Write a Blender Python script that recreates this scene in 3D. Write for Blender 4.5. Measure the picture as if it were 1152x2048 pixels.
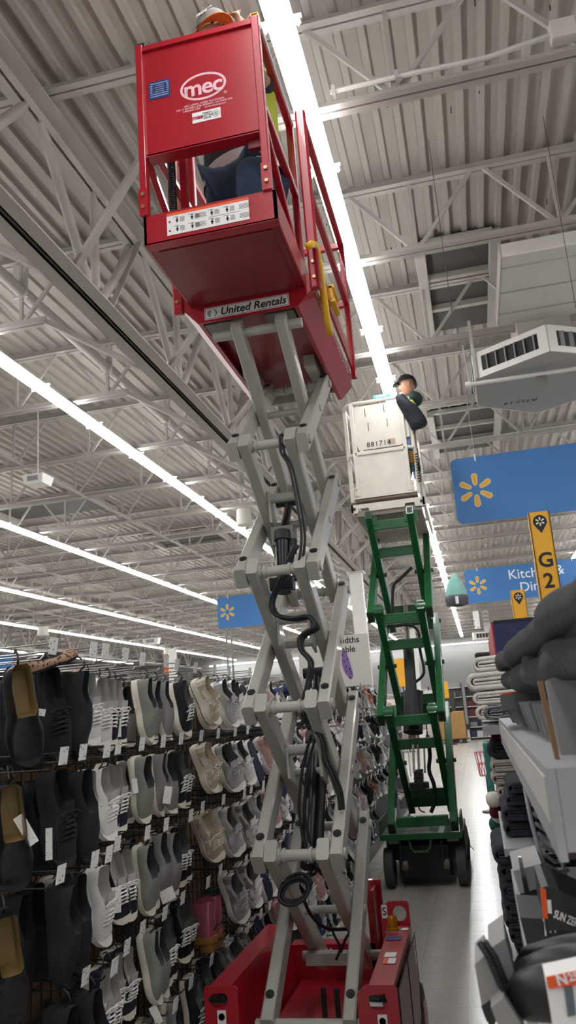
import bpy, bmesh, math, random
from mathutils import Vector, Matrix

for _o in list(bpy.data.objects):
    bpy.data.objects.remove(_o)
SC = bpy.context.scene
COL = SC.collection
V = Vector
random.seed(7)

# ------------------------------------------------------------------ camera
CAM_H = 1.626
FPX = 1617.3                      # focal length in pixels of the 1152 x 2048 frame
YAW, PITCH, ROLL = -0.20977, 0.24405, -0.07671
_cy, _sy, _cp, _sp = math.cos(YAW), math.sin(YAW), math.cos(PITCH), math.sin(PITCH)
_f = V((_sy*_cp, _cy*_cp, _sp)); _r = V((_cy, -_sy, 0)); _u = _r.cross(_f)
C_R = math.cos(ROLL)*_r + math.sin(ROLL)*_u
C_U = -math.sin(ROLL)*_r + math.cos(ROLL)*_u
C_F = _f
cam_data = bpy.data.cameras.new('camera')
cam = bpy.data.objects.new('camera', cam_data); COL.objects.link(cam)
cam_data.sensor_fit = 'VERTICAL'; cam_data.sensor_height = 36.0; cam_data.sensor_width = 36.0*1152/2048
cam_data.lens = 36.0*FPX/2048
cam_data.clip_start = 0.05; cam_data.clip_end = 200
cam_data.dof.use_dof = True; cam_data.dof.focus_distance = 4.2; cam_data.dof.aperture_fstop = 10.0
cam.matrix_world = Matrix(((C_R.x, C_U.x, -C_F.x, 0), (C_R.y, C_U.y, -C_F.y, 0), (C_R.z, C_U.z, -C_F.z, CAM_H), (0, 0, 0, 1)))
SC.camera = cam

# ------------------------------------------------------------------ world, exposure
SC.view_settings.view_transform = 'Standard'; SC.view_settings.look = 'None'
SC.view_settings.exposure = 0.15; SC.view_settings.gamma = 1.0; SC.view_settings.use_curve_mapping = False
LIGHT_STRENGTH = 24.0
WORLD_LEVEL = 0.28
world = bpy.data.worlds.new('store_ambient'); SC.world = world
world.use_nodes = True
world.node_tree.nodes['Background'].inputs[0].default_value = (0.97, 0.98, 1.0, 1)
world.node_tree.nodes['Background'].inputs[1].default_value = WORLD_LEVEL

# ------------------------------------------------------------------ pixel rays
def ray(px, py):
    return C_R*(px-576) - C_U*(py-1024) + C_F*FPX
ORG = V((0, 0, CAM_H))
def onY(px, py, Y):
    d = ray(px, py); return ORG + d*(Y/d.y)
def onX(px, py, X):
    d = ray(px, py); return ORG + d*(X/d.x)
def onZ(px, py, Z):
    d = ray(px, py); return ORG + d*((Z-CAM_H)/d.z)

# ------------------------------------------------------------------ materials
def lin(c):
    return c/12.92 if c <= 0.04045 else ((c+0.055)/1.055)**2.4
def rgb(h):
    if isinstance(h, str):
        h = h.lstrip('#'); return tuple(lin(int(h[i:i+2], 16)/255) for i in (0, 2, 4))
    return h
MATS = {}
def mat(name, col, rough=0.5, metal=0.0, var=0.12, scale=9.0, bump=0.0, bscale=60.0, coat=0.0, emit=0.0, trans=0.0, sheen=0.0, alpha=1.0):
    if name in MATS: return MATS[name]
    m = bpy.data.materials.new(name); m.use_nodes = True; MATS[name] = m
    nt = m.node_tree; b = nt.nodes['Principled BSDF']; c = rgb(col)
    b.inputs['Roughness'].default_value = rough; b.inputs['Metallic'].default_value = metal
    b.inputs['Coat Weight'].default_value = coat; b.inputs['Transmission Weight'].default_value = trans
    b.inputs['Sheen Weight'].default_value = sheen; b.inputs['Alpha'].default_value = alpha
    b.inputs['Base Color'].default_value = (*c, 1)
    if emit:
        b.inputs['Emission Color'].default_value = (*c, 1); b.inputs['Emission Strength'].default_value = emit
    tc = None
    if var > 0 or bump > 0:
        tc = nt.nodes.new('ShaderNodeTexCoord')
    if var > 0:
        n = nt.nodes.new('ShaderNodeTexNoise'); n.inputs['Scale'].default_value = scale; n.inputs['Detail'].default_value = 5
        nt.links.new(tc.outputs['Object'], n.inputs['Vector'])
        r = nt.nodes.new('ShaderNodeValToRGB')
        r.color_ramp.elements[0].position = 0.3; r.color_ramp.elements[1].position = 0.7
        r.color_ramp.elements[0].color = (*[x*(1-var) for x in c], 1)
        r.color_ramp.elements[1].color = (*[min(1, x*(1+var*0.6)) for x in c], 1)
        nt.links.new(n.outputs['Fac'], r.inputs[0]); nt.links.new(r.outputs[0], b.inputs['Base Color'])
    if bump > 0:
        n2 = nt.nodes.new('ShaderNodeTexNoise'); n2.inputs['Scale'].default_value = bscale; n2.inputs['Detail'].default_value = 3
        nt.links.new(tc.outputs['Object'], n2.inputs['Vector'])
        bp = nt.nodes.new('ShaderNodeBump'); bp.inputs['Strength'].default_value = bump; bp.inputs['Distance'].default_value = 0.01
        nt.links.new(n2.outputs['Fac'], bp.inputs['Height']); nt.links.new(bp.outputs[0], b.inputs['Normal'])
    return m

def mat_spots(name, c1, c2, scale, thr=0.45, rough=0.6):
    """two-colour pattern from a Voronoi texture (leopard print, knit zigzag...)"""
    if name in MATS: return MATS[name]
    m = bpy.data.materials.new(name); m.use_nodes = True; MATS[name] = m
    nt = m.node_tree; b = nt.nodes['Principled BSDF']; b.inputs['Roughness'].default_value = rough
    tc = nt.nodes.new('ShaderNodeTexCoord'); v = nt.nodes.new('ShaderNodeTexVoronoi'); v.inputs['Scale'].default_value = scale
    nt.links.new(tc.outputs['Object'], v.inputs['Vector'])
    r = nt.nodes.new('ShaderNodeValToRGB'); r.color_ramp.interpolation = 'CONSTANT'
    r.color_ramp.elements[0].color = (*rgb(c1), 1); r.color_ramp.elements[1].position = thr; r.color_ramp.elements[1].color = (*rgb(c2), 1)
    nt.links.new(v.outputs['Distance'], r.inputs[0]); nt.links.new(r.outputs[0], b.inputs['Base Color'])
    return m

def mat_wave(name, c1, c2, scale, dist=4.0, thr=0.5, rough=0.5, metal=0.0, direction='X'):
    if name in MATS: return MATS[name]
    m = bpy.data.materials.new(name); m.use_nodes = True; MATS[name] = m
    nt = m.node_tree; b = nt.nodes['Principled BSDF']; b.inputs['Roughness'].default_value = rough; b.inputs['Metallic'].default_value = metal
    tc = nt.nodes.new('ShaderNodeTexCoord'); v = nt.nodes.new('ShaderNodeTexWave'); v.bands_direction = direction
    v.inputs['Scale'].default_value = scale; v.inputs['Distortion'].default_value = dist
    nt.links.new(tc.outputs['Object'], v.inputs['Vector'])
    r = nt.nodes.new('ShaderNodeValToRGB')
    r.color_ramp.elements[0].color = (*rgb(c1), 1); r.color_ramp.elements[0].position = max(0, thr-0.07)
    r.color_ramp.elements[1].position = min(1, thr+0.07); r.color_ramp.elements[1].color = (*rgb(c2), 1)
    nt.links.new(v.outputs['Fac'], r.inputs[0]); nt.links.new(r.outputs[0], b.inputs['Base Color'])
    return m

# ------------------------------------------------------------------ mesh builder
class MB:
    def __init__(s): s.v = []; s.f = []
    def add(s, vs, fs):
        o = len(s.v); s.v += [V(p) for p in vs]; s.f += [tuple(i+o for i in f) for f in fs]; return s
    def box(s, x0, x1, y0, y1, z0, z1):
        if x0 > x1: x0, x1 = x1, x0
        if y0 > y1: y0, y1 = y1, y0
        if z0 > z1: z0, z1 = z1, z0
        return s.add([(x0,y0,z0),(x1,y0,z0),(x1,y1,z0),(x0,y1,z0),(x0,y0,z1),(x1,y0,z1),(x1,y1,z1),(x0,y1,z1)],
                     [(0,3,2,1),(4,5,6,7),(0,1,5,4),(1,2,6,5),(2,3,7,6),(3,0,4,7)])
    def bbox(s, x0, x1, y0, y1, z0, z1, b=0.01):
        """box with chamfered edges"""
        bm = bmesh.new(); bmesh.ops.create_cube(bm, size=1)
        for v in bm.verts: v.co = V(((x0+x1)/2+v.co.x*abs(x1-x0), (y0+y1)/2+v.co.y*abs(y1-y0), (z0+z1)/2+v.co.z*abs(z1-z0)))
        bmesh.ops.bevel(bm, geom=bm.edges[:], offset=b, segments=2, affect='EDGES', profile=0.5)
        return s.from_bm(bm)
    def from_bm(s, bm, M=None):
        bm.verts.index_update()
        vs = [(M @ v.co) if M else v.co.copy() for v in bm.verts]; fs = [[v.index for v in f.verts] for f in bm.faces]
        bm.free(); return s.add(vs, fs)
    def bar(s, p0, p1, w, h, up=(0,0,1), ch=0.0):
        p0, p1 = V(p0), V(p1); d = (p1-p0).normalized(); up = V(up)
        if abs(d.dot(up)) > 0.98: up = V((0,1,0))
        sx = d.cross(up).normalized(); sz = sx.cross(d).normalized()
        if ch:
            a, b = w/2, h/2
            prof = [(-a+ch,-b),(a-ch,-b),(a,-b+ch),(a,b-ch),(a-ch,b),(-a+ch,b),(-a,b-ch),(-a,-b+ch)]
        else: prof = [(-w/2,-h/2),(w/2,-h/2),(w/2,h/2),(-w/2,h/2)]
        n = len(prof)
        vs = [p+sx*a+sz*b for p in (p0, p1) for a, b in prof]
        fs = [(i, (i+1) % n, n+(i+1) % n, n+i) for i in range(n)] + [tuple(range(n-1,-1,-1)), tuple(range(n, 2*n))]
        return s.add(vs, fs)
    def tube(s, p0, p1, r, n=10, r2=None):
        p0, p1 = V(p0), V(p1); d = (p1-p0).normalized(); up = V((0,0,1)) if abs(d.z) < 0.95 else V((1,0,0))
        a = d.cross(up).normalized(); b = a.cross(d); r2 = r if r2 is None else r2
        vs = [p0+(a*math.cos(t)+b*math.sin(t))*r for t in [2*math.pi*i/n for i in range(n)]]
        vs += [p1+(a*math.cos(t)+b*math.sin(t))*r2 for t in [2*math.pi*i/n for i in range(n)]]
        return s.add(vs, [(i, (i+1) % n, n+(i+1) % n, n+i) for i in range(n)] + [tuple(range(n-1,-1,-1)), tuple(range(n, 2*n))])
    def path(s, pts, r, n=8, closed=False):
        pts = [V(p) for p in pts]; m = len(pts); rs = r if isinstance(r, (list, tuple)) else [r]*m
        base = len(s.v); prev = None
        for i, p in enumerate(pts):
            if closed: d = pts[(i+1) % m]-pts[i-1]
            else: d = pts[min(i+1, m-1)]-pts[max(i-1, 0)]
            d.normalize()
            if prev is None:
                up = V((0,0,1)) if abs(d.z) < 0.9 else V((1,0,0)); a = d.cross(up).normalized()
            else:
                a = (prev-d*prev.dot(d)).normalized()
            prev = a; b = d.cross(a)
            s.v += [p+(a*math.cos(t)+b*math.sin(t))*rs[i] for t in [2*math.pi*k/n for k in range(n)]]
        for i in range(m if closed else m-1):
            j = (i+1) % m
            for k in range(n):
                s.f.append((base+i*n+k, base+i*n+(k+1) % n, base+j*n+(k+1) % n, base+j*n+k))
        if not closed:
            s.f.append(tuple(base+k for k in range(n-1,-1,-1))); s.f.append(tuple(base+(m-1)*n+k for k in range(n)))
        return s
    def lathe(s, prof, c, axis='Z', n=20):
        base = len(s.v); c = V(c)
        for r, z in prof:
            for k in range(n):
                t = 2*math.pi*k/n; x, y = r*math.cos(t), r*math.sin(t)
                s.v.append(c + (V((x,y,z)) if axis == 'Z' else V((z,x,y)) if axis == 'X' else V((x,z,y))))
        for i in range(len(prof)-1):
            for k in range(n):
                s.f.append((base+i*n+k, base+i*n+(k+1) % n, base+(i+1)*n+(k+1) % n, base+(i+1)*n+k))
        s.f.append(tuple(base+k for k in range(n-1,-1,-1))); s.f.append(tuple(base+(len(prof)-1)*n+k for k in range(n)))
        return s
    def prism(s, poly, off):
        """extrude a closed 3-D polygon by vector off"""
        n = len(poly); off = V(off); vs = [V(p) for p in poly]+[V(p)+off for p in poly]
        return s.add(vs, [(i, (i+1) % n, n+(i+1) % n, n+i) for i in range(n)]+[tuple(range(n-1,-1,-1)), tuple(range(n, 2*n))])
    def hull(s, pts8):
        """hexahedron from 4 bottom + 4 top corners"""
        return s.add(pts8, [(0,3,2,1),(4,5,6,7),(0,1,5,4),(1,2,6,5),(2,3,7,6),(3,0,4,7)])
    def build(s, name, m, parent=None, smooth=False, mods=None):
        off = parent['_w'] if parent is not None else (0,0,0); off = V(off)
        me = bpy.data.meshes.new(name); me.from_pydata([p-off for p in s.v], [], s.f)
        bm = bmesh.new(); bm.from_mesh(me); bmesh.ops.recalc_face_normals(bm, faces=bm.faces); bm.to_mesh(me); bm.free()
        if smooth:
            me.polygons.foreach_set('use_smooth', [True]*len(me.polygons))
            if smooth != 'all':
                me.set_sharp_from_angle(angle=math.radians(40))
        return link(name, me, m, parent)

W0 = {}
def link(name, me, m, parent=None):
    o = bpy.data.objects.new(name, me); COL.objects.link(o)
    if m is not None and not me.materials: me.materials.append(m)
    o['_w'] = list(parent['_w']) if parent is not None else [0.0, 0.0, 0.0]
    if parent is not None: o.parent = parent
    return o
LABELS = set()
def tag(o, label, cat, group=None):
    o['label'] = label; o['category'] = cat
    if group: o['group'] = group
    return o
def thing(name, loc, label, cat, group=None):
    o = bpy.data.objects.new(name, None); COL.objects.link(o); o.location = loc; o['_w'] = list(loc)
    o.empty_display_size = 0.1
    return tag(o, label, cat, group)
def struct(o):
    o['kind'] = 'structure'; return o
def copy_tree(o, parent=None):
    c = o.copy(); COL.objects.link(c); c.parent = parent
    for ch in list(o.children): copy_tree(ch, c)
    return c
FONT = bpy.data.fonts.load('<builtin>') if '<builtin>' in bpy.data.fonts else None
def text_mesh(txt, size, depth=0.001, bold=0.0, shear=0.0, align='CENTER', space=1.0):
    cu = bpy.data.curves.new('lettering', 'FONT'); cu.body = txt; cu.size = size; cu.extrude = depth; cu.offset = bold
    cu.shear = shear; cu.align_x = align; cu.align_y = 'CENTER'; cu.space_character = space; cu.resolution_u = 3
    o = bpy.data.objects.new('lettering', cu); COL.objects.link(o)
    dg = bpy.context.evaluated_depsgraph_get()
    me = bpy.data.meshes.new_from_object(o.evaluated_get(dg))
    bpy.data.objects.remove(o); bpy.data.curves.remove(cu)
    return me
def text(txt, size, origin, ex, ey, m, parent=None, name='lettering', xs=1.0, **k):
    """flat lettering in the plane of ex (reading direction) and ey (up)"""
    me = text_mesh(txt, size, **k); ex = V(ex).normalized(); ey = V(ey); ey = (ey-ex*ey.dot(ex)).normalized(); ez = ex.cross(ey)
    off = V(parent['_w']) if parent is not None else V((0,0,0)); og = V(origin)
    for v in me.vertices: v.co = og + ex*v.co.x*xs + ey*v.co.y + ez*v.co.z - off
    me.materials.clear()
    return link(name, me, m, parent)
def clean_props():
    for o in bpy.data.objects:
        if '_w' in o: del o['_w']
# ================================================================== large structure
M_DECK = mat('deck_paint', '#a6a098', 0.75, var=0.06, scale=0.8, bump=0.05, bscale=20)
M_STEEL = mat('steel_paint', '#ada8a1', 0.6, var=0.06, scale=3)
M_WHITE = mat('white_paint', '#dcd9d2', 0.5, var=0.05, scale=4)
M_DARKSLOT = mat('dark_gap', '#3a3835', 0.8, var=0.1)
M_WALL = mat('wall_paint', '#8d8d8b', 0.8, var=0.04, scale=0.3)

# floor: plain slab with fine joints, and real tiles in the aisle
def floor_mat(name, joints):
    m = bpy.data.materials.new(name); m.use_nodes = True; nt = m.node_tree; b = nt.nodes['Principled BSDF']
    tc = nt.nodes.new('ShaderNodeTexCoord')
    n = nt.nodes.new('ShaderNodeTexNoise'); n.inputs['Scale'].default_value = 1.6; n.inputs['Detail'].default_value = 8
    n.inputs['Roughness'].default_value = 0.7
    mp = nt.nodes.new('ShaderNodeMapping'); mp.inputs['Scale'].default_value = (1.0, 0.35, 1)
    nt.links.new(tc.outputs['Object'], mp.inputs[0]); nt.links.new(mp.outputs[0], n.inputs['Vector'])
    r = nt.nodes.new('ShaderNodeValToRGB')
    r.color_ramp.elements[0].position = 0.3; r.color_ramp.elements[0].color = (*rgb('#b1aea7'), 1)
    r.color_ramp.elements[1].position = 0.7; r.color_ramp.elements[1].color = (*rgb('#c0bdb6'), 1)
    nt.links.new(n.outputs['Fac'], r.inputs[0])
    # small dark scuffs
    s = nt.nodes.new('ShaderNodeTexNoise'); s.inputs['Scale'].default_value = 26; s.inputs['Detail'].default_value = 4
    nt.links.new(tc.outputs['Object'], s.inputs['Vector'])
    r2 = nt.nodes.new('ShaderNodeValToRGB'); r2.color_ramp.elements[0].position = 0.70; r2.color_ramp.elements[1].position = 0.78
    nt.links.new(s.outputs['Fac'], r2.inputs[0])
    mx = nt.nodes.new('ShaderNodeMix'); mx.data_type = 'RGBA'
    nt.links.new(r2.outputs[0], mx.inputs['Factor']); nt.links.new(r.outputs[0], mx.inputs['A']); mx.inputs['B'].default_value = (*rgb('#8a877f'), 1)
    out = mx.outputs['Result']
    if joints:
        br = nt.nodes.new('ShaderNodeTexBrick'); br.offset = 0; br.squash = 1
        br.inputs['Scale'].default_value = 1; br.inputs['Brick Width'].default_value = 0.3048; br.inputs['Row Height'].default_value = 0.3048
        br.inputs['Mortar Size'].default_value = 0.002; br.inputs['Mortar'].default_value = (*rgb('#8d8a84'), 1)
        nt.links.new(tc.outputs['Object'], br.inputs['Vector']); nt.links.new(out, br.inputs['Color1']); nt.links.new(out, br.inputs['Color2'])
        out = br.outputs['Color']
    nt.links.new(out, b.inputs['Base Color'])
    # streaky worn gloss
    g = nt.nodes.new('ShaderNodeTexNoise'); g.inputs['Scale'].default_value = 90; g.inputs['Detail'].default_value = 6
    nt.links.new(tc.outputs['Object'], g.inputs['Vector'])
    rr = nt.nodes.new('ShaderNodeMapRange'); rr.inputs['From Min'].default_value = 0.3; rr.inputs['From Max'].default_value = 0.7
    rr.inputs['To Min'].default_value = 0.15; rr.inputs['To Max'].default_value = 0.30
    nt.links.new(g.outputs['Fac'], rr.inputs['Value']); nt.links.new(rr.outputs[0], b.inputs['Roughness'])
    bp = nt.nodes.new('ShaderNodeBump'); bp.inputs['Strength'].default_value = 0.10; bp.inputs['Distance'].default_value = 0.004
    nt.links.new(g.outputs['Fac'], bp.inputs['Height']); nt.links.new(bp.outputs[0], b.inputs['Normal'])
    return m
M_FLOOR = floor_mat('floor_slab', True); M_TILE = floor_mat('floor_tile', False)
floor = struct(MB().box(-27, 11, -6, 49, -0.10, -0.004).build('floor', M_FLOOR))
tm = bpy.data.meshes.new('tile'); _b = MB().box(0.0012, 0.3036, 0.0012, 0.3036, -0.0035, 0)
tm.from_pydata(_b.v, [], _b.f)
for i in range(5):
    for j in range(56):
        t = link('tile', tm, M_TILE, floor); t.location = (-1.494+0.3048*i, 4.10+0.3048*j, 0)

# ceiling: ribbed steel deck, ribs along the aisle
DECK_Z = 5.885
def deck():
    b = MB(); pitch = 0.1524; x = -27.0; prof = []
    while x < 11:
        prof += [(x, DECK_Z), (x+0.088, DECK_Z), (x+0.098, DECK_Z-0.038), (x+0.142, DECK_Z-0.038)]
        x += pitch
    n = len(prof)
    vs = [(px, -5, pz) for px, pz in prof]+[(px, 49, pz) for px, pz in prof]
    b.add(vs, [(i, i+1, n+i+1, n+i) for i in range(n-1)])
    b.box(-27, 11, -5, 49, DECK_Z+0.03, DECK_Z+0.12)
    return b
ceiling = struct(deck().build('ceiling', M_DECK))

JY0, JDY = 4.18, 1.765
TOPC, BOTC = 5.80, 5.17
def chord(b, x0, x1, y, z, h=0.055, up=True):
    """double-angle chord along X: two L angles with a gap"""
    for s in (-1, 1):
        ya, yb = y+s*0.008, y+s*0.013
        b.box(x0, x1, min(ya, yb), max(ya, yb), z-h/2, z+h/2)
        zf = z+h/2 if up else z-h/2
        b.box(x0, x1, min(y+s*0.008, y+s*0.058), max(y+s*0.008, y+s*0.058), zf-0.005, zf)
def webs_of(x0, x1, phase):
    P = 1.11; out = []
    k0 = math.ceil((x0-phase)/P); x = phase+k0*P
    while x < x1:
        if x-P/2 > x0: out.append(((x-P/2+0.03, TOPC), (x-0.02, BOTC)))
        if x+P/2 < x1: out.append(((x+0.02, BOTC), (x+P/2-0.03, TOPC)))
        out.append(((x, BOTC), (x, TOPC)))
        x += P
    return out
def joist(x0, x1, y, xb0, xb1, phase, detail):
    if detail:
        t = MB(); chord(t, x0, x1, y, TOPC, 0.07, False); root = t.build('roof_joist', M_STEEL, ceiling)
        t = MB(); chord(t, xb0, xb1, y, BOTC, 0.06, False); t.build('bottom_chord', M_STEEL, root)
        for i, (a, c) in enumerate(webs_of(x0+0.2, x1-0.2, phase)):
            t = MB(); t.bar((a[0], y, a[1]), (c[0], y, c[1]), 0.03, 0.028, up=(0,1,0)); t.build('web_member', M_STEEL, root)
    else:
        t = MB(); chord(t, x0, x1, y, TOPC, 0.07, False); chord(t, xb0, xb1, y, BOTC, 0.06, False)
        for a, c in webs_of(x0+0.2, x1-0.2, phase):
            t.bar((a[0], y, a[1]), (c[0], y, c[1]), 0.03, 0.028, up=(0,1,0))
        root = t.build('roof_joist', M_STEEL, ceiling)
    return root
GX, GX2 = -2.42, -16.4
for k in range(-2, 26):
    y = JY0+JDY*k
    if y < -4: continue
    joist(GX, 9.5, y, GX+0.75, 9.4, -0.045, k in (0, 1, 2, 3))
    joist(GX2, GX, y, GX2+0.8, GX-0.9, -8.0, k in (0, 1, 2, 3, 4))
    if k >= 8: joist(-26.5, GX2, y, -26.4, GX2-0.8, -20, False)

# girders along the aisle carrying the joists
def girder(x, y0, y1, detail_to):
    root = MB(); 
    for s in (-1, 1):
        xa = x+s*0.012; xb = x+s*0.13
        root.box(min(xa, xb), max(xa, xb), y0, y1, 5.715, 5.727); root.box(min(xa, xa+s*0.01), max(xa, xa+s*0.01), y0, y1, 5.64, 5.727)
    r = root.build('roof_girder', M_STEEL, ceiling)
    b = MB()
    for s in (-1, 1):
        xa = x+s*0.014; xb = x+s*0.125
        b.box(min(xa, xb), max(xa, xb), y0, y1, 4.665, 4.677); b.box(min(xa, xa+s*0.012), max(xa, xa+s*0.012), y0, y1, 4.665, 4.775)
    b.build('bottom_chord', M_STEEL, r)
    k = -2; rest = MB()
    while True:
        yj = JY0+JDY*k; k += 1
        if yj+JDY > y1: break
        if yj < y0: continue
        ym = yj+JDY/2
        mem = [((yj+0.06, 5.69), (ym-0.05, 4.72), 0.038), ((ym, 5.69), (ym+0.01, 4.72), 0.034), ((ym+0.06, 4.72), (yj+JDY-0.06, 5.69), 0.036)]
        for a, c, rad in mem:
            if yj < detail_to:
                t = MB(); ln = V((0, c[0]-a[0], c[1]-a[1])); pa = V((x, a[0], a[1])); d = ln.normalized()
                t.bar(pa, pa+d*0.12, 0.02, rad*2.2, up=(1,0,0)) if False else None
                t.path([pa, pa+d*0.05, pa+d*0.14, pa+ln*0.5, pa+ln-d*0.14, pa+ln-d*0.05, pa+ln], [rad*0.55, rad*0.6, rad, rad, rad, rad*0.6, rad*0.55], 10)
                t.build('web_tube', M_STEEL, r, smooth=True)
            else:
                rest.bar((x, a[0], a[1]), (x, c[0], c[1]), rad*1.8, rad*1.8, up=(1,0,0))
        # double-angle diagonal seen beside the tubes
        for s in (-1, 1):
            (rest if yj >= detail_to else rest).bar((x+s*0.05, yj+JDY-0.1, 5.68), (x+s*0.05, ym+0.14, 4.70), 0.01, 0.05, up=(1,0,0)) if k % 2 else None
    if rest.v: rest.build('web_members', M_STEEL, r)
    return r
girder(GX, -3, 48, 16); girder(GX2, 10, 48, 10)
# kicker braces from joist ends to girder bottom chord, bridging lines
for k in range(0, 12):
    y = JY0+JDY*k
    MB().bar((GX-0.95, y, 5.18), (GX-0.12, y+0.36, 4.70), 0.045, 0.045).build('kicker_brace', M_STEEL, ceiling)
    MB().bar((GX+0.80, y, 5.18), (GX+0.12, y+0.36, 4.70), 0.045, 0.045).build('kicker_brace', M_STEEL, ceiling)
for x in (-5.6, -9.2, -12.6, 4.4):
    MB().bar((x, 0, BOTC-0.02), (x, 48, BOTC-0.02), 0.035, 0.035).build('bridging_angle', M_STEEL, ceiling)

# columns
for x, y in ((GX, 18.3), (GX, 34), (GX2, 28.3), (GX2, 43.0)):
    c = MB().box(x-0.14, x+0.14, y-0.14, y+0.14, 0, 4.66).build('column', M_WHITE); struct(c)
    MB().box(x-0.2, x+0.2, y-0.2, y+0.2, 4.63, 4.664).build('cap_plate', M_WHITE, c)
    MB().box(x-0.155, x+0.155, y-0.155, y+0.155, 0, 0.15).build('column_guard', M_DARKSLOT, c)

# back wall
struct(MB().box(-27, 11, 49, 49.3, -0.1, 6.0).build('wall_back', M_WALL))
struct(MB().box(-27, 11, 48.9, 49.0, -0.02, 0.3).build('baseboard_back', M_DARKSLOT))

# ------------------------------------------------------------------ light rows
LZ = 5.06
M_LENS = mat('lamp_lens', '#fdfdff', 0.4, var=0, emit=LIGHT_STRENGTH)
M_LAMPW = mat('lamp_housing', '#e6e4de', 0.4, var=0.03)
def strip_proto(L):
    prof = []
    for i in range(9):
        t = math.pi*(1+i/8); prof.append((0.072*math.cos(t), 0.030*math.sin(t)))
    b = MB(); n = len(prof)
    vs = [(x, 0.012, z) for x, z in prof]+[(x, L-0.016, z) for x, z in prof]
    b.add(vs, [(i, i+1, n+i+1, n+i) for i in range(n-1)]+[tuple(range(n)), tuple(range(2*n-1, n-1, -1))])
    lens = b
    h = MB().bbox(-0.055, 0.055, 0.003, L-0.003, 0.004, 0.05, 0.008)
    br = MB()
    for s in (-1, 1):   # wing-shaped clips
        br.prism([(s*0.05, 0.006, 0.045), (s*0.095, 0.014, 0.03), (s*0.105, 0.026, -0.012), (s*0.088, 0.038, -0.018), (s*0.07, 0.042, 0.01)], (0, 0.008, 0.003))
        br.box(min(s*0.055, s*0.11), max(s*0.055, s*0.11), 0.014, 0.038, 0.03, 0.04)
    br.tube((-0.07, 0.022, 0.002), (0.07, 0.022, 0.002), 0.006, 6)
    return lens, h, br
protos = {}
def light_section(x, y, L, label):
    o = thing('strip_light', (x, y, LZ), label, 'light', 'ceiling strip lights')
    if L not in protos:
        a, h, br = strip_proto(L)
        w = dict(_w=[0, 0, 0])
        d = []
        for nm, bb, m in (('lens', a, M_LENS), ('housing', h, M_LAMPW), ('bracket', br, M_LAMPW)):
            me = bpy.data.meshes.new(nm); me.from_pydata(bb.v, [], bb.f); me.materials.append(m); d.append((nm, me, m))
        protos[L] = d
    for nm, me, m in protos[L]:
        link(nm, me, None, o)
    return o
ORD = ['first', 'second', 'third', 'fourth', 'fifth', 'sixth', 'seventh', 'eighth', 'ninth', 'tenth']
def nth(n):
    T = {11: 'eleventh', 12: 'twelfth', 13: 'thirteenth'}
    return ORD[n-1] if n <= 10 else T.get(n, str(n)+('th' if 10 < n % 100 < 20 else {1: 'st', 2: 'nd', 3: 'rd'}.get(n % 10, 'th')))
ROWS = [(-0.562, 'row above the two lifts', -6.4), (-4.0, 'row left of the roof girder', -6.4), (-7.43, 'second row left of the roof girder', -4.0),
        (-10.9, 'third row left of the roof girder', 9.4), (-14.3, 'fourth row left of the roof girder', 14.3), (-19.0, 'far left row past the second girder', 24.1),
        (2.88, 'row right of the lifts', -6.4), (6.3, 'far right row', -6.4)]
for X, nm, ys in ROWS:
    y = 3.37-1.2192*8 if ys < 0 else ys
    i = 0
    while y < 43.3 or (y < 46 and X > -15 and X < 1):
        L = 1.2192 if y < 24 and X < 1 else 4.8768 if X > 1 or X < -15 else 2.4384
        i += 1
        light_section(X, y, L, 'lit white strip light, %s section of the %s' % (nth(i), nm))
        y += L
for i in range(9):
    x = -16+1.9*i
    o = thing('strip_light', (x, 48.4, 4.86), 'lit white strip light along the back wall, %s from the left' % nth(i+1), 'light', 'ceiling strip lights')
    MB().bbox(x, x+1.85, 48.37, 48.5, 4.80, 4.86, 0.02).build('lens', M_LENS, o)
    MB().box(x, x+1.88, 48.36, 48.52, 4.86, 4.90).build('housing', M_LAMPW, o)
    MB().tube((x+0.9, 48.44, 4.9), (x+0.9, 48.44, 5.8), 0.01, 6).build('hanger_rod', M_LAMPW, o)
# ================================================================== red scissor lift
M_RED = mat('red_enamel', '#a30f22', 0.32, var=0.10, scale=3, coat=0.3)
M_RED2 = mat('red_enamel_deep', '#7c0f1e', 0.38, var=0.12, scale=4, coat=0.2)
M_GREYARM = mat('grey_enamel', '#a9a89f', 0.35, var=0.05, scale=5, coat=0.25)
M_BLACK = mat('black_rubber', '#17181a', 0.55, var=0.15)
M_CYL = mat('cylinder_black', '#26272a', 0.3, metal=0.5, var=0.1)
M_CHROME = mat('chrome_rod', '#b8b9bb', 0.15, metal=1.0, var=0)
M_BOLT = mat('zinc_bolt', '#b59f7a', 0.35, metal=0.9, var=0.1)
M_YELLOW = mat('yellow_enamel', '#e0a90c', 0.35, var=0.06)
M_STICK = mat('sticker_white', '#e6e3e0', 0.45, var=0.03)
M_PINKW = mat('faded_white_print', '#e3b9c0', 0.5, var=0.15, scale=25)
M_INK = mat('black_ink', '#1d1d1f', 0.6, var=0)
M_ORANGE = mat('orange_print', '#e2571f', 0.5, var=0)
M_NAVYP = mat('navy_print', '#1d3468', 0.45, var=0.05)
M_AMBER = mat('amber_beacon', '#d08a10', 0.1, var=0.1, trans=0.5)
M_REDINK = mat('red_ink', '#a8202e', 0.5, var=0)

LX, LYN, LYR = -0.80, 3.45, 4.25
red = thing('scissor_lift', (-0.83, 3.9, 0), 'red electric scissor lift with grey arms raised beside the shoe wall', 'scissor lift')
def part(b, name, m, parent=None, smooth=False): return b.build(name, m, parent if parent is not None else red, smooth)

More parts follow.
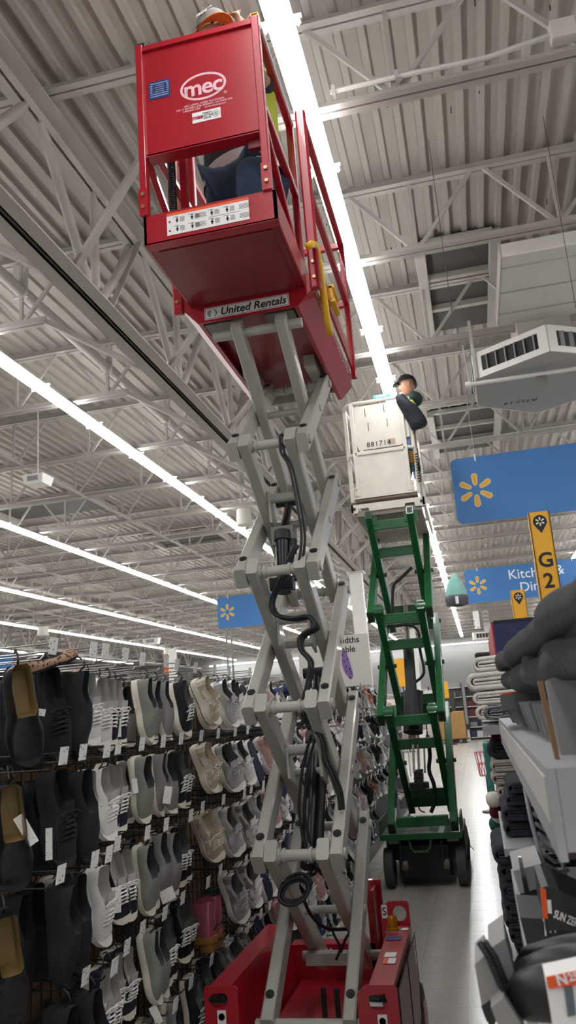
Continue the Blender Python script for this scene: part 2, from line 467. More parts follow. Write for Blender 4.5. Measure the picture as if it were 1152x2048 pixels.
# --- chassis
ch = part(MB().box(-1.07, -0.585, 3.44, 4.62, 0.16, 0.30), 'chassis', M_RED)
def plate_with_slot(x0, x1, y, z0, z1, sx0, sx1, sz0, sz1, th, skew=0.0):
    """upright end plate with an oblong hand hole"""
    bm = bmesh.new(); out = [(x0, z0), (x1, z0), (x1, z1-0.012), (x1-0.012, z1), (x0+skew+0.006, z1), (x0, z1-0.03 if skew else z1-0.006)]
    r = (sz1-sz0)/2; cz = (sz0+sz1)/2; hole = []
    for i in range(13): t = -math.pi/2+math.pi*i/12; hole.append((sx1-r+r*math.cos(t), cz+r*math.sin(t)))
    for i in range(13): t = math.pi/2+math.pi*i/12; hole.append((sx0+r+r*math.cos(t), cz+r*math.sin(t)))
    ev = [bm.verts.new((a, y, c)) for a, c in out]; hv = [bm.verts.new((a, y, c)) for a, c in hole]
    ee = [bm.edges.new((ev[i], ev[(i+1) % len(ev)])) for i in range(len(ev))]+[bm.edges.new((hv[i], hv[(i+1) % len(hv)])) for i in range(len(hv))]
    bmesh.ops.triangle_fill(bm, use_beauty=True, edges=ee)
    r_ = bmesh.ops.extrude_face_region(bm, geom=bm.faces[:]); 
    for v in [g for g in r_['geom'] if isinstance(g, bmesh.types.BMVert)]: v.co.y += th
    return MB().from_bm(bm)
# side boxes
lb = MB().hull([(-1.21,3.41,0.16),(-1.075,3.41,0.16),(-1.075,4.55,0.16),(-1.21,4.55,0.16),(-1.21,3.41,0.585),(-1.12,3.41,0.585),(-1.12,4.40,0.585),(-1.21,4.40,0.585)])
part(lb, 'side_box', M_RED)
rb = MB().hull([(-0.585,3.41,0.16),(-0.45,3.41,0.16),(-0.45,4.40,0.16),(-0.585,4.40,0.16),(-0.56,3.41,0.585),(-0.462,3.41,0.585),(-0.462,4.24,0.605),(-0.56,4.24,0.605)])
rbo = part(rb, 'side_box', M_RED)
d = MB()
for a, b_ in ((3.5, 3.86), (3.9, 4.22)): d.box(-0.4525, -0.449, a, b_, 0.22, 0.55)
part(d, 'door_panel', M_RED2, rbo)
d = MB()
for y in (3.46, 3.88, 4.26): d.box(-0.449, -0.447, y-0.006, y+0.006, 0.2, 0.57)
d.box(-0.449, -0.447, 3.46, 4.26, 0.555, 0.563); d.box(-0.449, -0.447, 3.46, 4.26, 0.20, 0.21)
part(d, 'panel_seam', M_BLACK, rbo)
part(plate_with_slot(-1.215, -1.075, 3.40, 0.18, 0.60, -1.19, -1.115, 0.525, 0.575, 0.01), 'end_plate', M_RED)
part(plate_with_slot(-0.60, -0.445, 3.40, 0.18, 0.60, -0.555, -0.485, 0.515, 0.565, 0.01, 0.03), 'end_plate', M_RED)
part(plate_with_slot(-0.60, -0.46, 4.25, 0.30, 0.71, -0.54, -0.475, 0.62, 0.69, 0.01, 0.04), 'end_plate', M_RED)
part(MB().box(-0.655, -0.64, 4.35, 4.52, 0.3, 0.74).box(-0.70, -0.62, 4.50, 4.53, 0.3, 0.76), 'rear_upright', M_RED)
part(MB().box(-1.12, -0.56, 4.5, 4.6, 0.28, 0.46), 'rear_crossmember', M_RED)
for x in (-1.16, -0.52):
    part(MB().tube((x-0.03, 3.405, 0.553), (x+0.012, 3.39, 0.556), 0.012, 8).tube((x, 3.42, 0.553), (x+0.03, 3.40, 0.556), 0.016, 8), 'latch_knob', M_BLACK)
for x0, x1 in ((-1.21, -1.11), (-0.545, -0.445)):
    for y in (3.62, 4.36):
        w = part(MB().lathe([(0.10, 0), (0.152, 0.008), (0.16, 0.02), (0.16, 0.08), (0.152, 0.092), (0.10, 0.1)], (x0, y, 0.16), 'X', 28), 'wheel', M_BLACK, smooth=True)
        part(MB().lathe([(0.03, -0.004), (0.09, 0), (0.09, 0.104), (0.03, 0.108)], (x0, y, 0.16), 'X', 20), 'wheel_hub', M_RED, w)
# beacon and stickers on the chassis
bc = onX(773, 1862, -0.52)
bc = V((-0.535, 4.16, 0.603))
be = part(MB().lathe([(0.03, 0), (0.03, 0.012), (0.024, 0.014), (0.024, 0.055), (0.02, 0.062), (0.0, 0.064)], bc, 'Z', 18), 'beacon', M_AMBER, smooth=True)
part(MB().box(bc.x-0.035, bc.x+0.035, bc.y-0.03, bc.y+0.03, 0.600, 0.606), 'beacon_base', M_CHROME, be)
def sticker(p, ex, ey, w, h, m, parent=None, name='sticker', t=0.0012):
    """thin plate centred at p; ex, ey unit directions of the sheet"""
    ex, ey = V(ex).normalized(), V(ey).normalized(); ez = ex.cross(ey); p = V(p)
    q = [p+ex*a*w/2+ey*b*h/2 for a, b in ((-1,-1),(1,-1),(1,1),(-1,1))]
    return part(MB().prism(q, ez*t), name, m, parent)
UPX, UPY, UPZ = (1,0,0), (0,1,0), (0,0,1)
sticker((-0.52, 4.03, 0.6015), UPX, (0,1,0.02), 0.07, 0.06, M_NAVYP)
sticker((-0.51, 3.80, 0.596), UPX, (0,1,0.02), 0.05, 0.06, M_STICK); 
sticker((-0.505, 3.72, 0.5945), UPX, (0,1,0.02), 0.05, 0.07, M_STICK); sticker((-0.52, 3.72, 0.596), UPX, (0,1,0.02), 0.016, 0.07, M_ORANGE)
sticker((-0.48, 4.17, 0.605), UPX, (0,1,0.02), 0.03, 0.035, M_STICK)
for p in ((-0.58, 4.249, 0.665),): 
    s_ = sticker(p, UPX, UPZ, 0.026, 0.06, M_STICK); text('S', 0.05, (p[0], p[1]-0.002, p[2]), UPX, UPZ, M_INK, s_, 'print')
for p in ((-1.145, 3.399, 0.47), (-0.51, 3.399, 0.455)):
    s_ = sticker(p, UPX, UPZ, 0.036, 0.09, M_STICK)
    part(MB().lathe([(0.013, 0), (0.013, 0.002), (0.0105, 0.002), (0.0105, 0)], (p[0], p[1]-0.003, p[2]+0.022), 'Y', 16), 'print', M_INK, s_)
    text('S', 0.04, (p[0], p[1]-0.002, p[2]-0.022), UPX, UPZ, M_INK, s_, 'print')
sticker((-0.53, 3.405, 0.535), UPX, UPZ, 0.05, 0.018, M_STICK)

# --- scissor stack
ZN = [0.475+0.59*k for k in range(6)]
XO = (-0.963, -0.637); XI = (-0.909, -0.691)
def arm(x, pa, pb, w=0.052, h=0.092, over=0.045, m=None, parent=None, name='scissor_arm', bolts=True):
    a, b_ = V((x, *pa)), V((x, *pb)); d_ = (b_-a).normalized()
    o = part(MB().bar(a-d_*over, b_+d_*over, w, h, up=(0,0,1), ch=0.007), name, m or M_GREYARM, parent)
    if bolts:
        up = V((1,0,0)).cross(d_)
        if up.y > 0: up = -up     # face towards the aisle mouth
        for p in (a+d_*0.06, b_-d_*0.02):
            c = p+up*(h/2)
            part(MB().tube(c, c+up*0.006, 0.018, 16).tube(c, c+up*0.008, 0.009, 8), 'bolt_cap', M_BLACK, o)
    return o
for s in range(5):
    for x in XO: arm(x, (LYN, ZN[s]), (LYR, ZN[s+1]))
    for x in XI: arm(x, (LYN, ZN[s+1]), (LYR, ZN[s]), bolts=False)
for k in range(6):
    for y in (LYN, LYR):
        if k in (0,) and y == LYN:
            part(MB().tube((-1.02, y, ZN[0]-0.03), (-0.58, y, ZN[0]-0.03), 0.024, 14), 'cross_shaft', M_GREYARM, smooth=True)
        elif k == 5 and y == LYN:
            part(MB().tube((-1.04, y+0.02, ZN[5]), (-0.60, y+0.02, ZN[5]), 0.024, 14), 'cross_shaft', M_GREYARM, smooth=True)
        else:
            c = part(MB().tube((-1.0, y, ZN[k]), (-0.60, y, ZN[k]), 0.023, 14), 'cross_shaft', M_GREYARM, smooth=True)
            for x in (XI[0]+0.03, XI[0]+0.05, XI[1]-0.03, XI[1]-0.055):
                part(MB().tube((x-0.005, y, ZN[k]), (x+0.005, y, ZN[k]), 0.03, 14), 'collar', M_GREYARM, c, True)
for s in range(5):
    ym, zm = (LYN+LYR)/2, (ZN[s]+ZN[s+1])/2
    part(MB().tube((-0.995, ym, zm), (-0.605, ym, zm), 0.018, 12), 'centre_pin', M_GREYARM, smooth=True)
    if s in (1, 2, 3):
        t = 0.32
        yb, zb = LYN+(LYR-LYN)*t, ZN[s+1]+(ZN[s]-ZN[s+1])*t
        part(MB().tube((XI[0], yb, zb), (XI[1], yb, zb), 0.024, 12), 'stiffener_tube', M_GREYARM, smooth=True)
        for x in (XI[0]+0.035, XI[1]-0.035):
            part(MB().hull([(x-0.006, yb-0.01, zb-0.12), (x+0.006, yb-0.01, zb-0.12), (x+0.006, yb+0.10, zb-0.16), (x-0.006, yb+0.10, zb-0.16),
                            (x-0.006, yb-0.03, zb+0.03), (x+0.006, yb-0.03, zb+0.03), (x+0.006, yb+0.03, zb+0.03), (x-0.006, yb+0.03, zb+0.03)]), 'gusset', M_GREYARM)
# hydraulic cylinders
def cyl(p0, p1, p2, r, rr):
    c = part(MB().tube(p0, p1, r, 20), 'hydraulic_cylinder', M_CYL, smooth=True); p0, p1, p2 = V(p0), V(p1), V(p2)
    d_ = (p1-p0).normalized()
    part(MB().tube(p1-d_*0.02, p1+d_*0.03, r*1.18, 20), 'gland', M_BLACK, c, True)
    part(MB().tube(p1, p2, rr, 14), 'rod', M_CYL, c, True)
    part(MB().tube(p2-V((0.07,0,0)), p2+V((0.07,0,0)), rr*1.3, 14), 'rod_eye', M_BLACK, c, True)
    part(MB().tube(p0+V((0.055, -0.01, 0.05)), p0+(p1-p0)*0.93+V((0.055, -0.01, 0)), r*0.42, 12), 'side_tank', M_BLACK, c, True)
cyl(onX(617, 1735, -0.80), onX(628, 1480, -0.80), onX(634, 1345, -0.80), 0.036, 0.021)
cyl(onX(568, 1185, -0.83), onX(566, 1075, -0.83), onX(579, 1003, -0.83), 0.036, 0.02)
c = onX(568, 1078, -0.83); part(MB().box(c.x-0.055, c.x+0.055, c.y-0.03, c.y+0.05, c.z-0.03, c.z+0.06), 'manifold_bracket', mat('bare_steel', '#77756f', 0.4, metal=0.6))
c = onX(562, 1168, -0.83); part(MB().box(c.x-0.05, c.x+0.06, c.y-0.02, c.y+0.04, c.z-0.03, c.z+0.03), 'valve_block', M_BLACK)
# hoses
def hose(pts, Y, r=0.008, dx=0.0, name='hose'):
    q = [onY(x, y, Yy) for (x, y), Yy in zip(pts, Y if isinstance(Y, (list, tuple)) else [Y]*len(pts))]
    # Catmull-Rom smoothing
    out = []
    for i in range(len(q)-1):
        a, b_, c_, d_ = q[max(i-1,0)], q[i], q[i+1], q[min(i+2, len(q)-1)]
        for k in range(4):
            t = k/4; out.append(0.5*((2*b_)+(c_-a)*t+(2*a-5*b_+4*c_-d_)*t*t+(3*b_-a-3*c_+d_)*t**3)+V((dx, dx, 0)))
    out.append(q[-1]+V((dx, dx, 0)))
    return part(MB().path(out, r, 7), name, M_BLACK, smooth='all')
h1 = [(566,868),(560,872),(560,882),(562,905),(575,925),(583,950),(590,985),(598,1030),(603,1070),(600,1110),(592,1140)]
h2 = [(590,1090),(575,1120),(560,1160),(545,1190),(541,1212),(552,1231),(585,1236),(612,1232),(624,1242),(628,1254),(607,1266),(597,1278),(600,1300),(614,1316),(619,1330),(613,1370),(606,1395),(603,1420),(609,1444),(630,1462),(642,1478),(650,1520),(664,1550),(676,1585),(680,1620)]
h3 = [(622,1470),(606,1530),(600,1580),(598,1620),(605,1670),(618,1720),(622,1745),(608,1755)]
for i, dx in enumerate((0, 0.016)):
    hose(h1, 3.42, 0.0065, dx*0.8); hose(h2, 3.53, 0.0075, dx*0.8)
hose([(x+5, y+4) for x, y in h2[4:14]], 3.55, 0.0075, 0.006)
hose(h3, 3.62, 0.007, 0); hose(h3, 3.62, 0.006, 0.02)
c = onY(588, 1783, 3.5); lp = [c+V((0.064*math.cos(t), 0.02*math.sin(t), 0.046*math.sin(t)+0.012*math.cos(t))) for t in [2*math.pi*i/40 for i in range(40)]]
part(MB().path(lp, 0.0075, 8, closed=True), 'hose_coil', M_BLACK, smooth='all'); part(MB().path([c+(p-c)*0.84+V((0.003, 0.012, -0.004)) for p in lp], 0.0075, 8, closed=True), 'hose_coil', M_BLACK, smooth='all')
part(MB().path([p+V((0.004, 0.02, 0.012)) for p in lp], 0.0075, 8, closed=True), 'hose_coil', M_BLACK, smooth='all')
hose([(608,1800),(622,1830),(650,1855),(690,1858),(712,1850)], [3.6, 3.7, 3.8, 3.9, 3.95], 0.008)
hose([(655,1835),(668,1870),(680,1895),(672,1920)], [3.9]*4, 0.006); hose([(700,1865),(690,1880),(682,1905)], [3.9]*3, 0.006)
part(MB().box(-0.93, -0.67, 4.0, 4.06, 0.50, 0.55), 'lift_crossbar', M_GREYARM)
part(MB().box(-0.86, -0.84, 3.95, 3.97, 0.30, 0.42), 'hose_post', M_BLACK); part(MB().box(-0.80, -0.78, 3.95, 3.97, 0.30, 0.42), 'hose_post', M_BLACK)

# --- main platform
DZ = 3.54
mp = part(MB().box(-1.10, -0.60, 3.405, 4.64, DZ-0.012, DZ).box(-1.17, -0.535, 3.42, 4.65, 3.60, 3.63), 'platform_deck', M_RED2)
prof = [(-1.177, 3.632), (-1.177, 3.571), (-1.095, 3.476), (-0.60, 3.476), (-0.528, 3.551), (-0.528, 3.632)]
for y in (3.40, 4.645):
    poly = [(x, y, z) for x, z in prof]
    if y > 4: poly = [(-1.177, y, 3.632), (-1.177, y, 3.571), (-1.095, y, 3.476), (-1.08, y, 3.53), (-0.615, y, 3.53), (-0.60, y, 3.476), (-0.528, y, 3.551), (-0.528, y, 3.632)]
    part(MB().prism(poly, (0, 0.012, 0)), 'end_channel', M_RED, mp)
for s, xo, xi in ((-1, -1.177, -1.095), (1, -0.528, -0.60)):
    zo = 3.571 if s < 0 else 3.551
    b_ = MB().prism([(xo, 3.41, zo), (xi, 3.41, 3.476), (xi-s*0.02, 3.41, 3.476), (xi-s*0.02, 3.41, 3.488), (xi+s*0.006, 3.41, 3.488), (xo-s*0.008, 3.41, zo+0.008), (xo-s*0.008, 3.41, 3.632), (xo, 3.41, 3.632)], (0, 1.24, 0))
    part(b_, 'side_channel', M_RED, mp)
M_TREAD = mat_spots('worn_safety_decal', '#c9b9b4', '#7c0f1e', 60, 0.33)
part(MB().box(-0.5285, -0.5265, 3.45, 4.62, 3.566, 3.628), 'safety_decal', M_TREAD, mp)
part(MB().box(-0.60, -0.599, 3.7, 4.3, 3.48, 3.484), 'safety_decal', M_TREAD, mp)
for x in (-1.0, -0.70):
    part(MB().box(x-0.07, x+0.07, 3.43, 3.56, 3.475, 3.53), 'pivot_bracket', mat('bare_steel', '#77756f', 0.4, metal=0.6), mp)
part(MB().box(-1.05, -0.66, 4.48, 4.52, 3.44, 3.50), 'slide_bar', M_GREYARM, mp)
for x in (-1.03, -0.68): part(MB().box(x-0.03, x+0.03, 4.05, 4.62, 3.46, 3.525), 'slide_channel', M_GREYARM, mp)
# rental sticker on the front channel
qa, qb, qc, qd = [onY(x, y, 3.397) for x, y in ((408.6,641.6),(579.5,609.7),(578.7,587.7),(407,621))]
st = part(MB().box(qa.x+0.003, qb.x-0.002, 3.3972, 3.3995, 3.487, 3.549), 'rental_sticker', M_STICK, mp)
fr = MB(); z0, z1, x0, x1 = 3.490, 3.546, qa.x+0.006, qb.x-0.005
for a in ((x0, x1, z0, z0+0.002), (x0, x1, z1-0.002, z1), (x0, x0+0.002, z0, z1), (x1-0.002, x1, z0, z1)): fr.box(a[0], a[1], 3.3964, 3.3972, a[2], a[3])
part(fr, 'sticker_border', M_INK, st)
text('United Rentals', 0.0545, ((x0+x1)/2+0.032, 3.3962, 3.516), UPX, UPZ, M_INK, st, bold=0.0010, shear=0.22, depth=0.0004)
def half_disc(cx, cz, r, t0, t1, y, m, nm, par, r_in=0):
    p = [(cx+r*math.cos(t0+(t1-t0)*i/16), y, cz+r*math.sin(t0+(t1-t0)*i/16)) for i in range(17)]
    if r_in is not None and r_in > 0:
        p += [(cx+r_in*0.8*math.cos(t1+(t0-t1)*i/12), y, cz+r_in*math.sin(t1+(t0-t1)*i/12)) for i in range(13)]
    part(MB().prism(p, (0, -0.0006, 0)), nm, m, par)
lc = x0+0.032
half_disc(lc-0.003, 3.517, 0.019, math.pi*0.5, math.pi*1.5, 3.3972, mat('logo_grey', '#8d8f90', 0.5), 'logo', st)
half_disc(lc+0.008, 3.517, 0.019, -math.pi*0.5, math.pi*0.5, 3.3970, M_NAVYP, 'logo', st, 0.017)
# --- extension deck
xl, xr, yf, zb = -1.127, -0.553, 2.83, 3.565
ex_ = part(MB().box(xl+0.01, xr-0.01, yf+0.02, 3.56, zb, zb+0.012).box(xl+0.01, xr-0.01, yf+0.02, 3.56, zb+0.05, zb+0.07), 'extension_deck', M_RED2)
part(MB().box(xl, xr, yf, yf+0.02, zb, 3.702).box(xl, xr, yf, yf+0.05, zb-0.002, zb+0.006), 'toe_board', M_RED, ex_)
for x in (xl, xr-0.012): part(MB().box(x, x+0.012, yf, 3.56, zb, 3.70), 'toe_board', M_RED, ex_)
part(MB().box(xl+0.04, xr-0.04, yf+0.06, 3.38, zb-0.004, zb+0.001), 'floor_stiffener', M_RED2, ex_)
# front panel
gp = part(MB().box(-1.105, -0.60, 2.838, 2.846, 4.0, 4.555).box(-1.105, -0.60, 2.825, 2.852, 4.535, 4.56).box(-1.105, -0.6, 2.838, 2.90, 3.995, 4.006), 'guard_panel', M_RED)
part(MB().box(-0.66, -0.60, 2.87, 2.90, 3.95, 3.995), 'panel_lug', M_RED2, gp)
for x0_, x1_ in ((-1.137, -1.105), (-0.60, -0.566)):
    po = part(MB().bbox(x0_, x1_, 2.822, 2.862, 3.70, 4.572, 0.004), 'corner_post', M_RED)
    part(MB().box(x0_-0.004, x1_+0.004, 2.8185, 2.823, 3.702, 3.83), 'post_foot', M_RED, po)
    for z in (3.74, 3.80): part(MB().tube(((x0_+x1_)/2, 2.8185, z), ((x0_+x1_)/2, 2.810, z), 0.009, 6), 'bolt', M_BOLT, po)
# extension side rails and sliding frame
for x in (-1.12, -0.583):
    part(MB().bar((x, 2.85, 4.535), (x, 3.52, 4.535), 0.034, 0.034, ch=0.004), 'top_rail', M_RED)
    part(MB().bar((x, 2.85, 4.13), (x, 3.50, 4.13), 0.034, 0.034, ch=0.004), 'mid_rail', M_RED)
    part(MB().bar((x, 3.50, 3.58), (x, 3.50, 4.535), 0.034, 0.034, ch=0.004), 'rail_post', M_RED)
    part(MB().bar((x, 2.86, 4.03), (x, 3.48, 3.66), 0.03, 0.03, ch=0.004), 'diagonal_brace', M_RED)
part(MB().bbox(-0.60, -0.568, 2.86, 3.05, 4.556, 4.588, 0.004), 'slide_tube', M_YELLOW); 
yl = part(MB().bbox(-1.135, -1.10, 2.86, 3.10, 4.556, 4.592, 0.004), 'slide_tube', M_YELLOW)
part(MB().bbox(-1.137, -1.098, 2.845, 2.862, 4.566, 4.602, 0.004), 'end_cap', M_BLACK, yl)
ys = part(MB().box(-0.602, -0.566, 2.832, 2.87, 4.59, 4.594).box(-0.602, -0.566, 2.832, 2.87, 4.556, 4.56).box(-0.602, -0.598, 2.832, 2.87, 4.556, 4.594).box(-0.570, -0.566, 2.832, 2.87, 4.556, 4.594), 'tube_end', M_YELLOW)
# main deck rails
for x in (-1.19, -0.508):
    po = part(MB().bbox(x-0.026, x+0.026, 3.385, 3.425, 3.545, 4.53, 0.01), 'rail_post', M_RED)
    for z in (3.60, 3.68): part(MB().tube((x, 3.386, z), (x, 3.376, z), 0.009, 6), 'bolt', M_BOLT, po)
    part(MB().bar((x+0.005, 3.42, 4.49), (x+0.005, 4.61, 4.49), 0.034, 0.034, ch=0.004), 'top_rail', M_RED)
    part(MB().bar((x+0.005, 3.42, 4.08), (x+0.005, 4.61, 4.08), 0.034, 0.034, ch=0.004), 'mid_rail', M_RED)
    part(MB().bar((x+0.005, 4.60, 3.58), (x+0.005, 4.60, 4.51), 0.034, 0.034, ch=0.004), 'rail_post', M_RED)
    part(MB().box(x-0.006, x+0.006, 3.42, 4.60, 3.632, 3.73), 'toe_board', M_RED)
part(MB().bar((-1.18, 4.60, 4.49), (-0.51, 4.60, 4.49), 0.034, 0.034).bar((-1.18, 4.60, 4.08), (-0.51, 4.60, 4.08), 0.034, 0.034), 'rear_rail', M_RED)
# white strip painting a highlight, with a violet stripe, on the right extension rail
part(MB().box(-0.566, -0.562, 2.86, 3.5, 4.528, 4.550), 'painted_highlight', M_STICK)
part(MB().box(-0.5618, -0.5608, 2.86, 3.5, 4.535, 4.541), 'blue_stripe', mat('violet_stripe', '#5a4fae', 0.4))
# yellow gate loop at the rear right
gl = [onX(x, y, -0.49) for x, y in ((617,492),(624,488),(630,490),(634,500),(640,540),(646,580),(654,640),(660,668))]
part(MB().path(gl, 0.017, 8), 'gate_loop', M_YELLOW, smooth='all')
g0 = onX(655, 600, -0.49)
part(MB().box(-0.50, -0.455, g0.y-0.06, g0.y+0.02, g0.z-0.03, g0.z+0.04).box(-0.47, -0.445, g0.y-0.06, g0.y+0.10, g0.z-0.045, g0.z-0.025).box(-0.47, -0.445, g0.y-0.06, g0.y+0.10, g0.z+0.03, g0.z+0.05), 'gate_latch', M_YELLOW)
# control box lead inside the front opening
hx = onY(345, 330, 3.0)
cw = [V((-1.06+0.016*math.cos(t), 3.02+0.016*math.sin(t), 4.12-0.012*t/ (2*math.pi)*1.0)) for t in [2*math.pi*i/10 for i in range(10*24)]]
part(MB().path(cw, 0.004, 5), 'coiled_cord', M_BLACK, smooth='all')
part(MB().path([(-1.06,3.02,4.12),(-1.065,3.01,4.2),(-1.07,3.0,4.3)], 0.005, 6), 'coiled_cord', M_BLACK, smooth='all')
part(MB().bar((-1.03, 3.1, 3.62), (-1.03, 3.1, 4.25), 0.03, 0.03), 'control_post', M_RED)
# --- prints on the guard panel
YP = 2.8375
lg = onY(406, 172, YP); cx, cz = lg.x, lg.z
def ellipse_ring(cx, cz, a, b_, th, y, m, par, nm='logo_ring', n=40):
    vs = []; fs = []
    for i in range(n):
        t = 2*math.pi*i/n
        for k, (aa, bb) in enumerate(((a, b_), (a-th, b_-th))): vs.append((cx+aa*math.cos(t), y, cz+bb*math.sin(t)))
    for i in range(n):
        j = (i+1) % n; fs.append((2*i, 2*j, 2*j+1, 2*i+1))
    return part(MB().add(vs, fs), nm, m, par)
ellipse_ring(cx, cz, 0.105, 0.068, 0.011, YP, M_PINKW, gp)
text('mec', 0.112, (cx, YP, cz-0.004), UPX, UPZ, M_PINKW, gp, bold=0.0022, depth=0.0004, space=0.92)
text('MEC AERIAL WORK PLATFORMS\n1401 S. MADERA AVE. KERMAN, CA 93630 USA\n1-800-842-1238      www.mecawp.com', 0.0125, (cx+0.0, YP, cz-0.096), UPX, UPZ, M_PINKW, gp, bold=0.0002, depth=0.0003)
text('®', 0.02, (cx+0.098, YP, cz-0.058), UPX, UPZ, M_PINKW, gp, depth=0.0003)['kind'] = 'stuff'
sp = onY(413, 231, YP); s2 = part(MB().box(sp.x-0.064, sp.x+0.064, YP-0.001, YP, sp.z-0.026, sp.z+0.026), 'sticker', M_STICK, gp)
text('mec', 0.030, (sp.x-0.040, YP-0.0014, sp.z), UPX, UPZ, M_REDINK, s2, bold=0.0014, depth=0.0003, space=0.9)
text('DIRECT\nELECTRIC\nDRIVE', 0.0125, (sp.x+0.004, YP-0.0014, sp.z), UPX, UPZ, M_INK, s2, bold=0.0003, depth=0.0003)
ellipse_ring(sp.x+0.043, sp.z, 0.017, 0.017, 0.002, YP-0.0014, M_INK, s2, 'print', 24); ellipse_ring(sp.x+0.043, sp.z, 0.010, 0.010, 0.002, YP-0.0014, M_INK, s2, 'print', 20); ellipse_ring(sp.x+0.043, sp.z, 0.004, 0.004, 0.003, YP-0.0014, M_INK, s2, 'print', 12)
bp_ = onY(319, 179, YP); s3 = part(MB().box(bp_.x-0.049, bp_.x+0.049, YP-0.001, YP, bp_.z-0.046, bp_.z+0.046), 'data_plate', M_NAVYP, gp)
b_ = MB()
for i in range(7):
    z = bp_.z+0.034-0.011*i
    if i in (0, 5, 6): b_.box(bp_.x-0.042, bp_.x+0.042, YP-0.0014, YP-0.001, z-0.0015, z+0.0015)
    else:
        for a in (-0.043, 0.033): b_.box(bp_.x+a, bp_.x+a+0.010, YP-0.0014, YP-0.001, z-0.002, z+0.002)
        b_.box(bp_.x-0.022+0.004*(i % 2), bp_.x+0.022, YP-0.0014, YP-0.001, z-0.001, z+0.001)
part(b_, 'print', mat('pale_blue_print', '#a9b8dc', 0.5, var=0), s3)
# warning decal on the toe board
YD = 2.829
w0, w1 = onY(335, 470, YD), onY(497, 402, YD); x0, x1 = w0.x, w1.x; z0, z1 = 3.588, 3.690
wd = part(MB().box(x0, x1, YD-0.0012, YD, z0, z1), 'warning_decal', M_STICK, ex_)
part(MB().box(x0, x1, YD-0.0018, YD-0.0012, z1-0.012, z1), 'print', M_ORANGE, wd)
b_ = MB(); random.seed(3)
for r in range(2):
    zc = z0+0.024+0.042*r
    for q in range(4):
        xa = x0+0.045+0.066*q+(0.02 if q > 1 else 0)
        b_.box(xa-0.003, xa+0.003, YD-0.0018, YD-0.0012, zc-0.012, zc+0.004); b_.box(xa-0.0055, xa+0.0055, YD-0.0018, YD-0.0012, zc-0.004, zc+0.003)
        b_.box(xa-0.003, xa+0.003, YD-0.0018, YD-0.0012, zc+0.006, zc+0.011)
        b_.box(xa-0.016, xa+0.008, YD-0.0018, YD-0.0012, zc+0.013, zc+0.0145)
        for t in range(5): b_.box(xa+0.012, xa+0.030+0.004*random.random(), YD-0.0018, YD-0.0012, zc+0.009-0.005*t, zc+0.0105-0.005*t)
    for a in range(2):
        for t in range(4): b_.box(x0+0.125+0.19*a, x0+0.165+0.19*a+0.01*random.random(), YD-0.0018, YD-0.0012, zc+0.008-0.006*t, zc+0.0095-0.006*t)
for xx in (x0+0.18,): b_.box(xx, xx+0.14, YD-0.0018, YD-0.0012, (z0+z1)/2-0.006, (z0+z1)/2-0.005)
part(b_, 'print', M_INK, wd)
b_ = MB()
for r in range(2): b_.lathe([(0.005, 0), (0.005, 0.0006)], (x0+0.012, YD-0.0018, z0+0.02+0.042*r), 'Y', 10)
part(b_, 'print', M_REDINK, wd)
# ================================================================== shoe wall on the left
WX = -1.80                       # face of the grid panel
M_PANEL = mat('brown_panel', '#6e563f', 0.7, var=0.25, scale=3)
M_WIRE = mat('black_wire', '#1b1b1c', 0.45, var=0.1)
M_CHWIRE = mat('bright_wire', '#b9b9b8', 0.25, metal=0.8, var=0)
M_TAG = mat_spots('price_tag_print', '#26262a', '#e9e8e4', 75, 0.22, 0.5)
M_GMET = mat('gondola_metal', '#3b3c3d', 0.5, var=0.1)
M_GSHELF = mat('grey_shelf_metal', '#8e9092', 0.45, var=0.06)
SECT = []
Y0S, NS, SL = 1.55, 8, 1.22
for i in range(NS):
    y0 = Y0S+SL*i; y1 = y0+SL
    s = thing('shoe_display_wall', (WX, y0, 0), 'dark wire-grid shoe wall with brown back panel, %s section from the camera' % nth(i+1), 'display wall', 'shoe wall sections')
    MB().box(WX-0.05, WX-0.03, y0+0.005, y1-0.005, 0.1, 1.86).build('back_panel', M_PANEL, s)
    MB().box(WX-0.045, WX+0.012, y0+0.004, y0+0.038, 0, 1.93).build('upright', M_GMET, s)
    MB().box(WX-0.05, WX+0.42, y0+0.005, y1-0.005, 0.0, 0.14).build('base_deck', M_GMET, s)
    if y0 < 6.4:
        for k in range(16): MB().box(WX-0.012, WX-0.007, y0+0.04+0.0762*k, y0+0.045+0.0762*k, 0.14, 1.85).build('grid_wire', M_WIRE, s)
        for k in range(8): MB().box(WX-0.017, WX-0.012, y0+0.04, y1-0.006, 0.28+0.215*k, 0.285+0.215*k).build('grid_wire', M_WIRE, s)
    else:
        b = MB()
        for k in range(16): b.box(WX-0.012, WX-0.007, y0+0.04+0.0762*k, y0+0.045+0.0762*k, 0.14, 1.85)
        o = b.build('grid_wires', M_WIRE, s); o['kind'] = 'stuff'
    for zz in (1.815, 1.495, 1.175, 0.85, 0.53): MB().box(WX-0.006, WX+0.012, y0+0.04, y1-0.006, zz+0.03, zz+0.05).build('cross_bar', M_WIRE, s)
    SECT.append(s)
def sect_at(y): return SECT[max(0, min(NS-1, int((y-Y0S)/SL)))]
peg_cache = {}
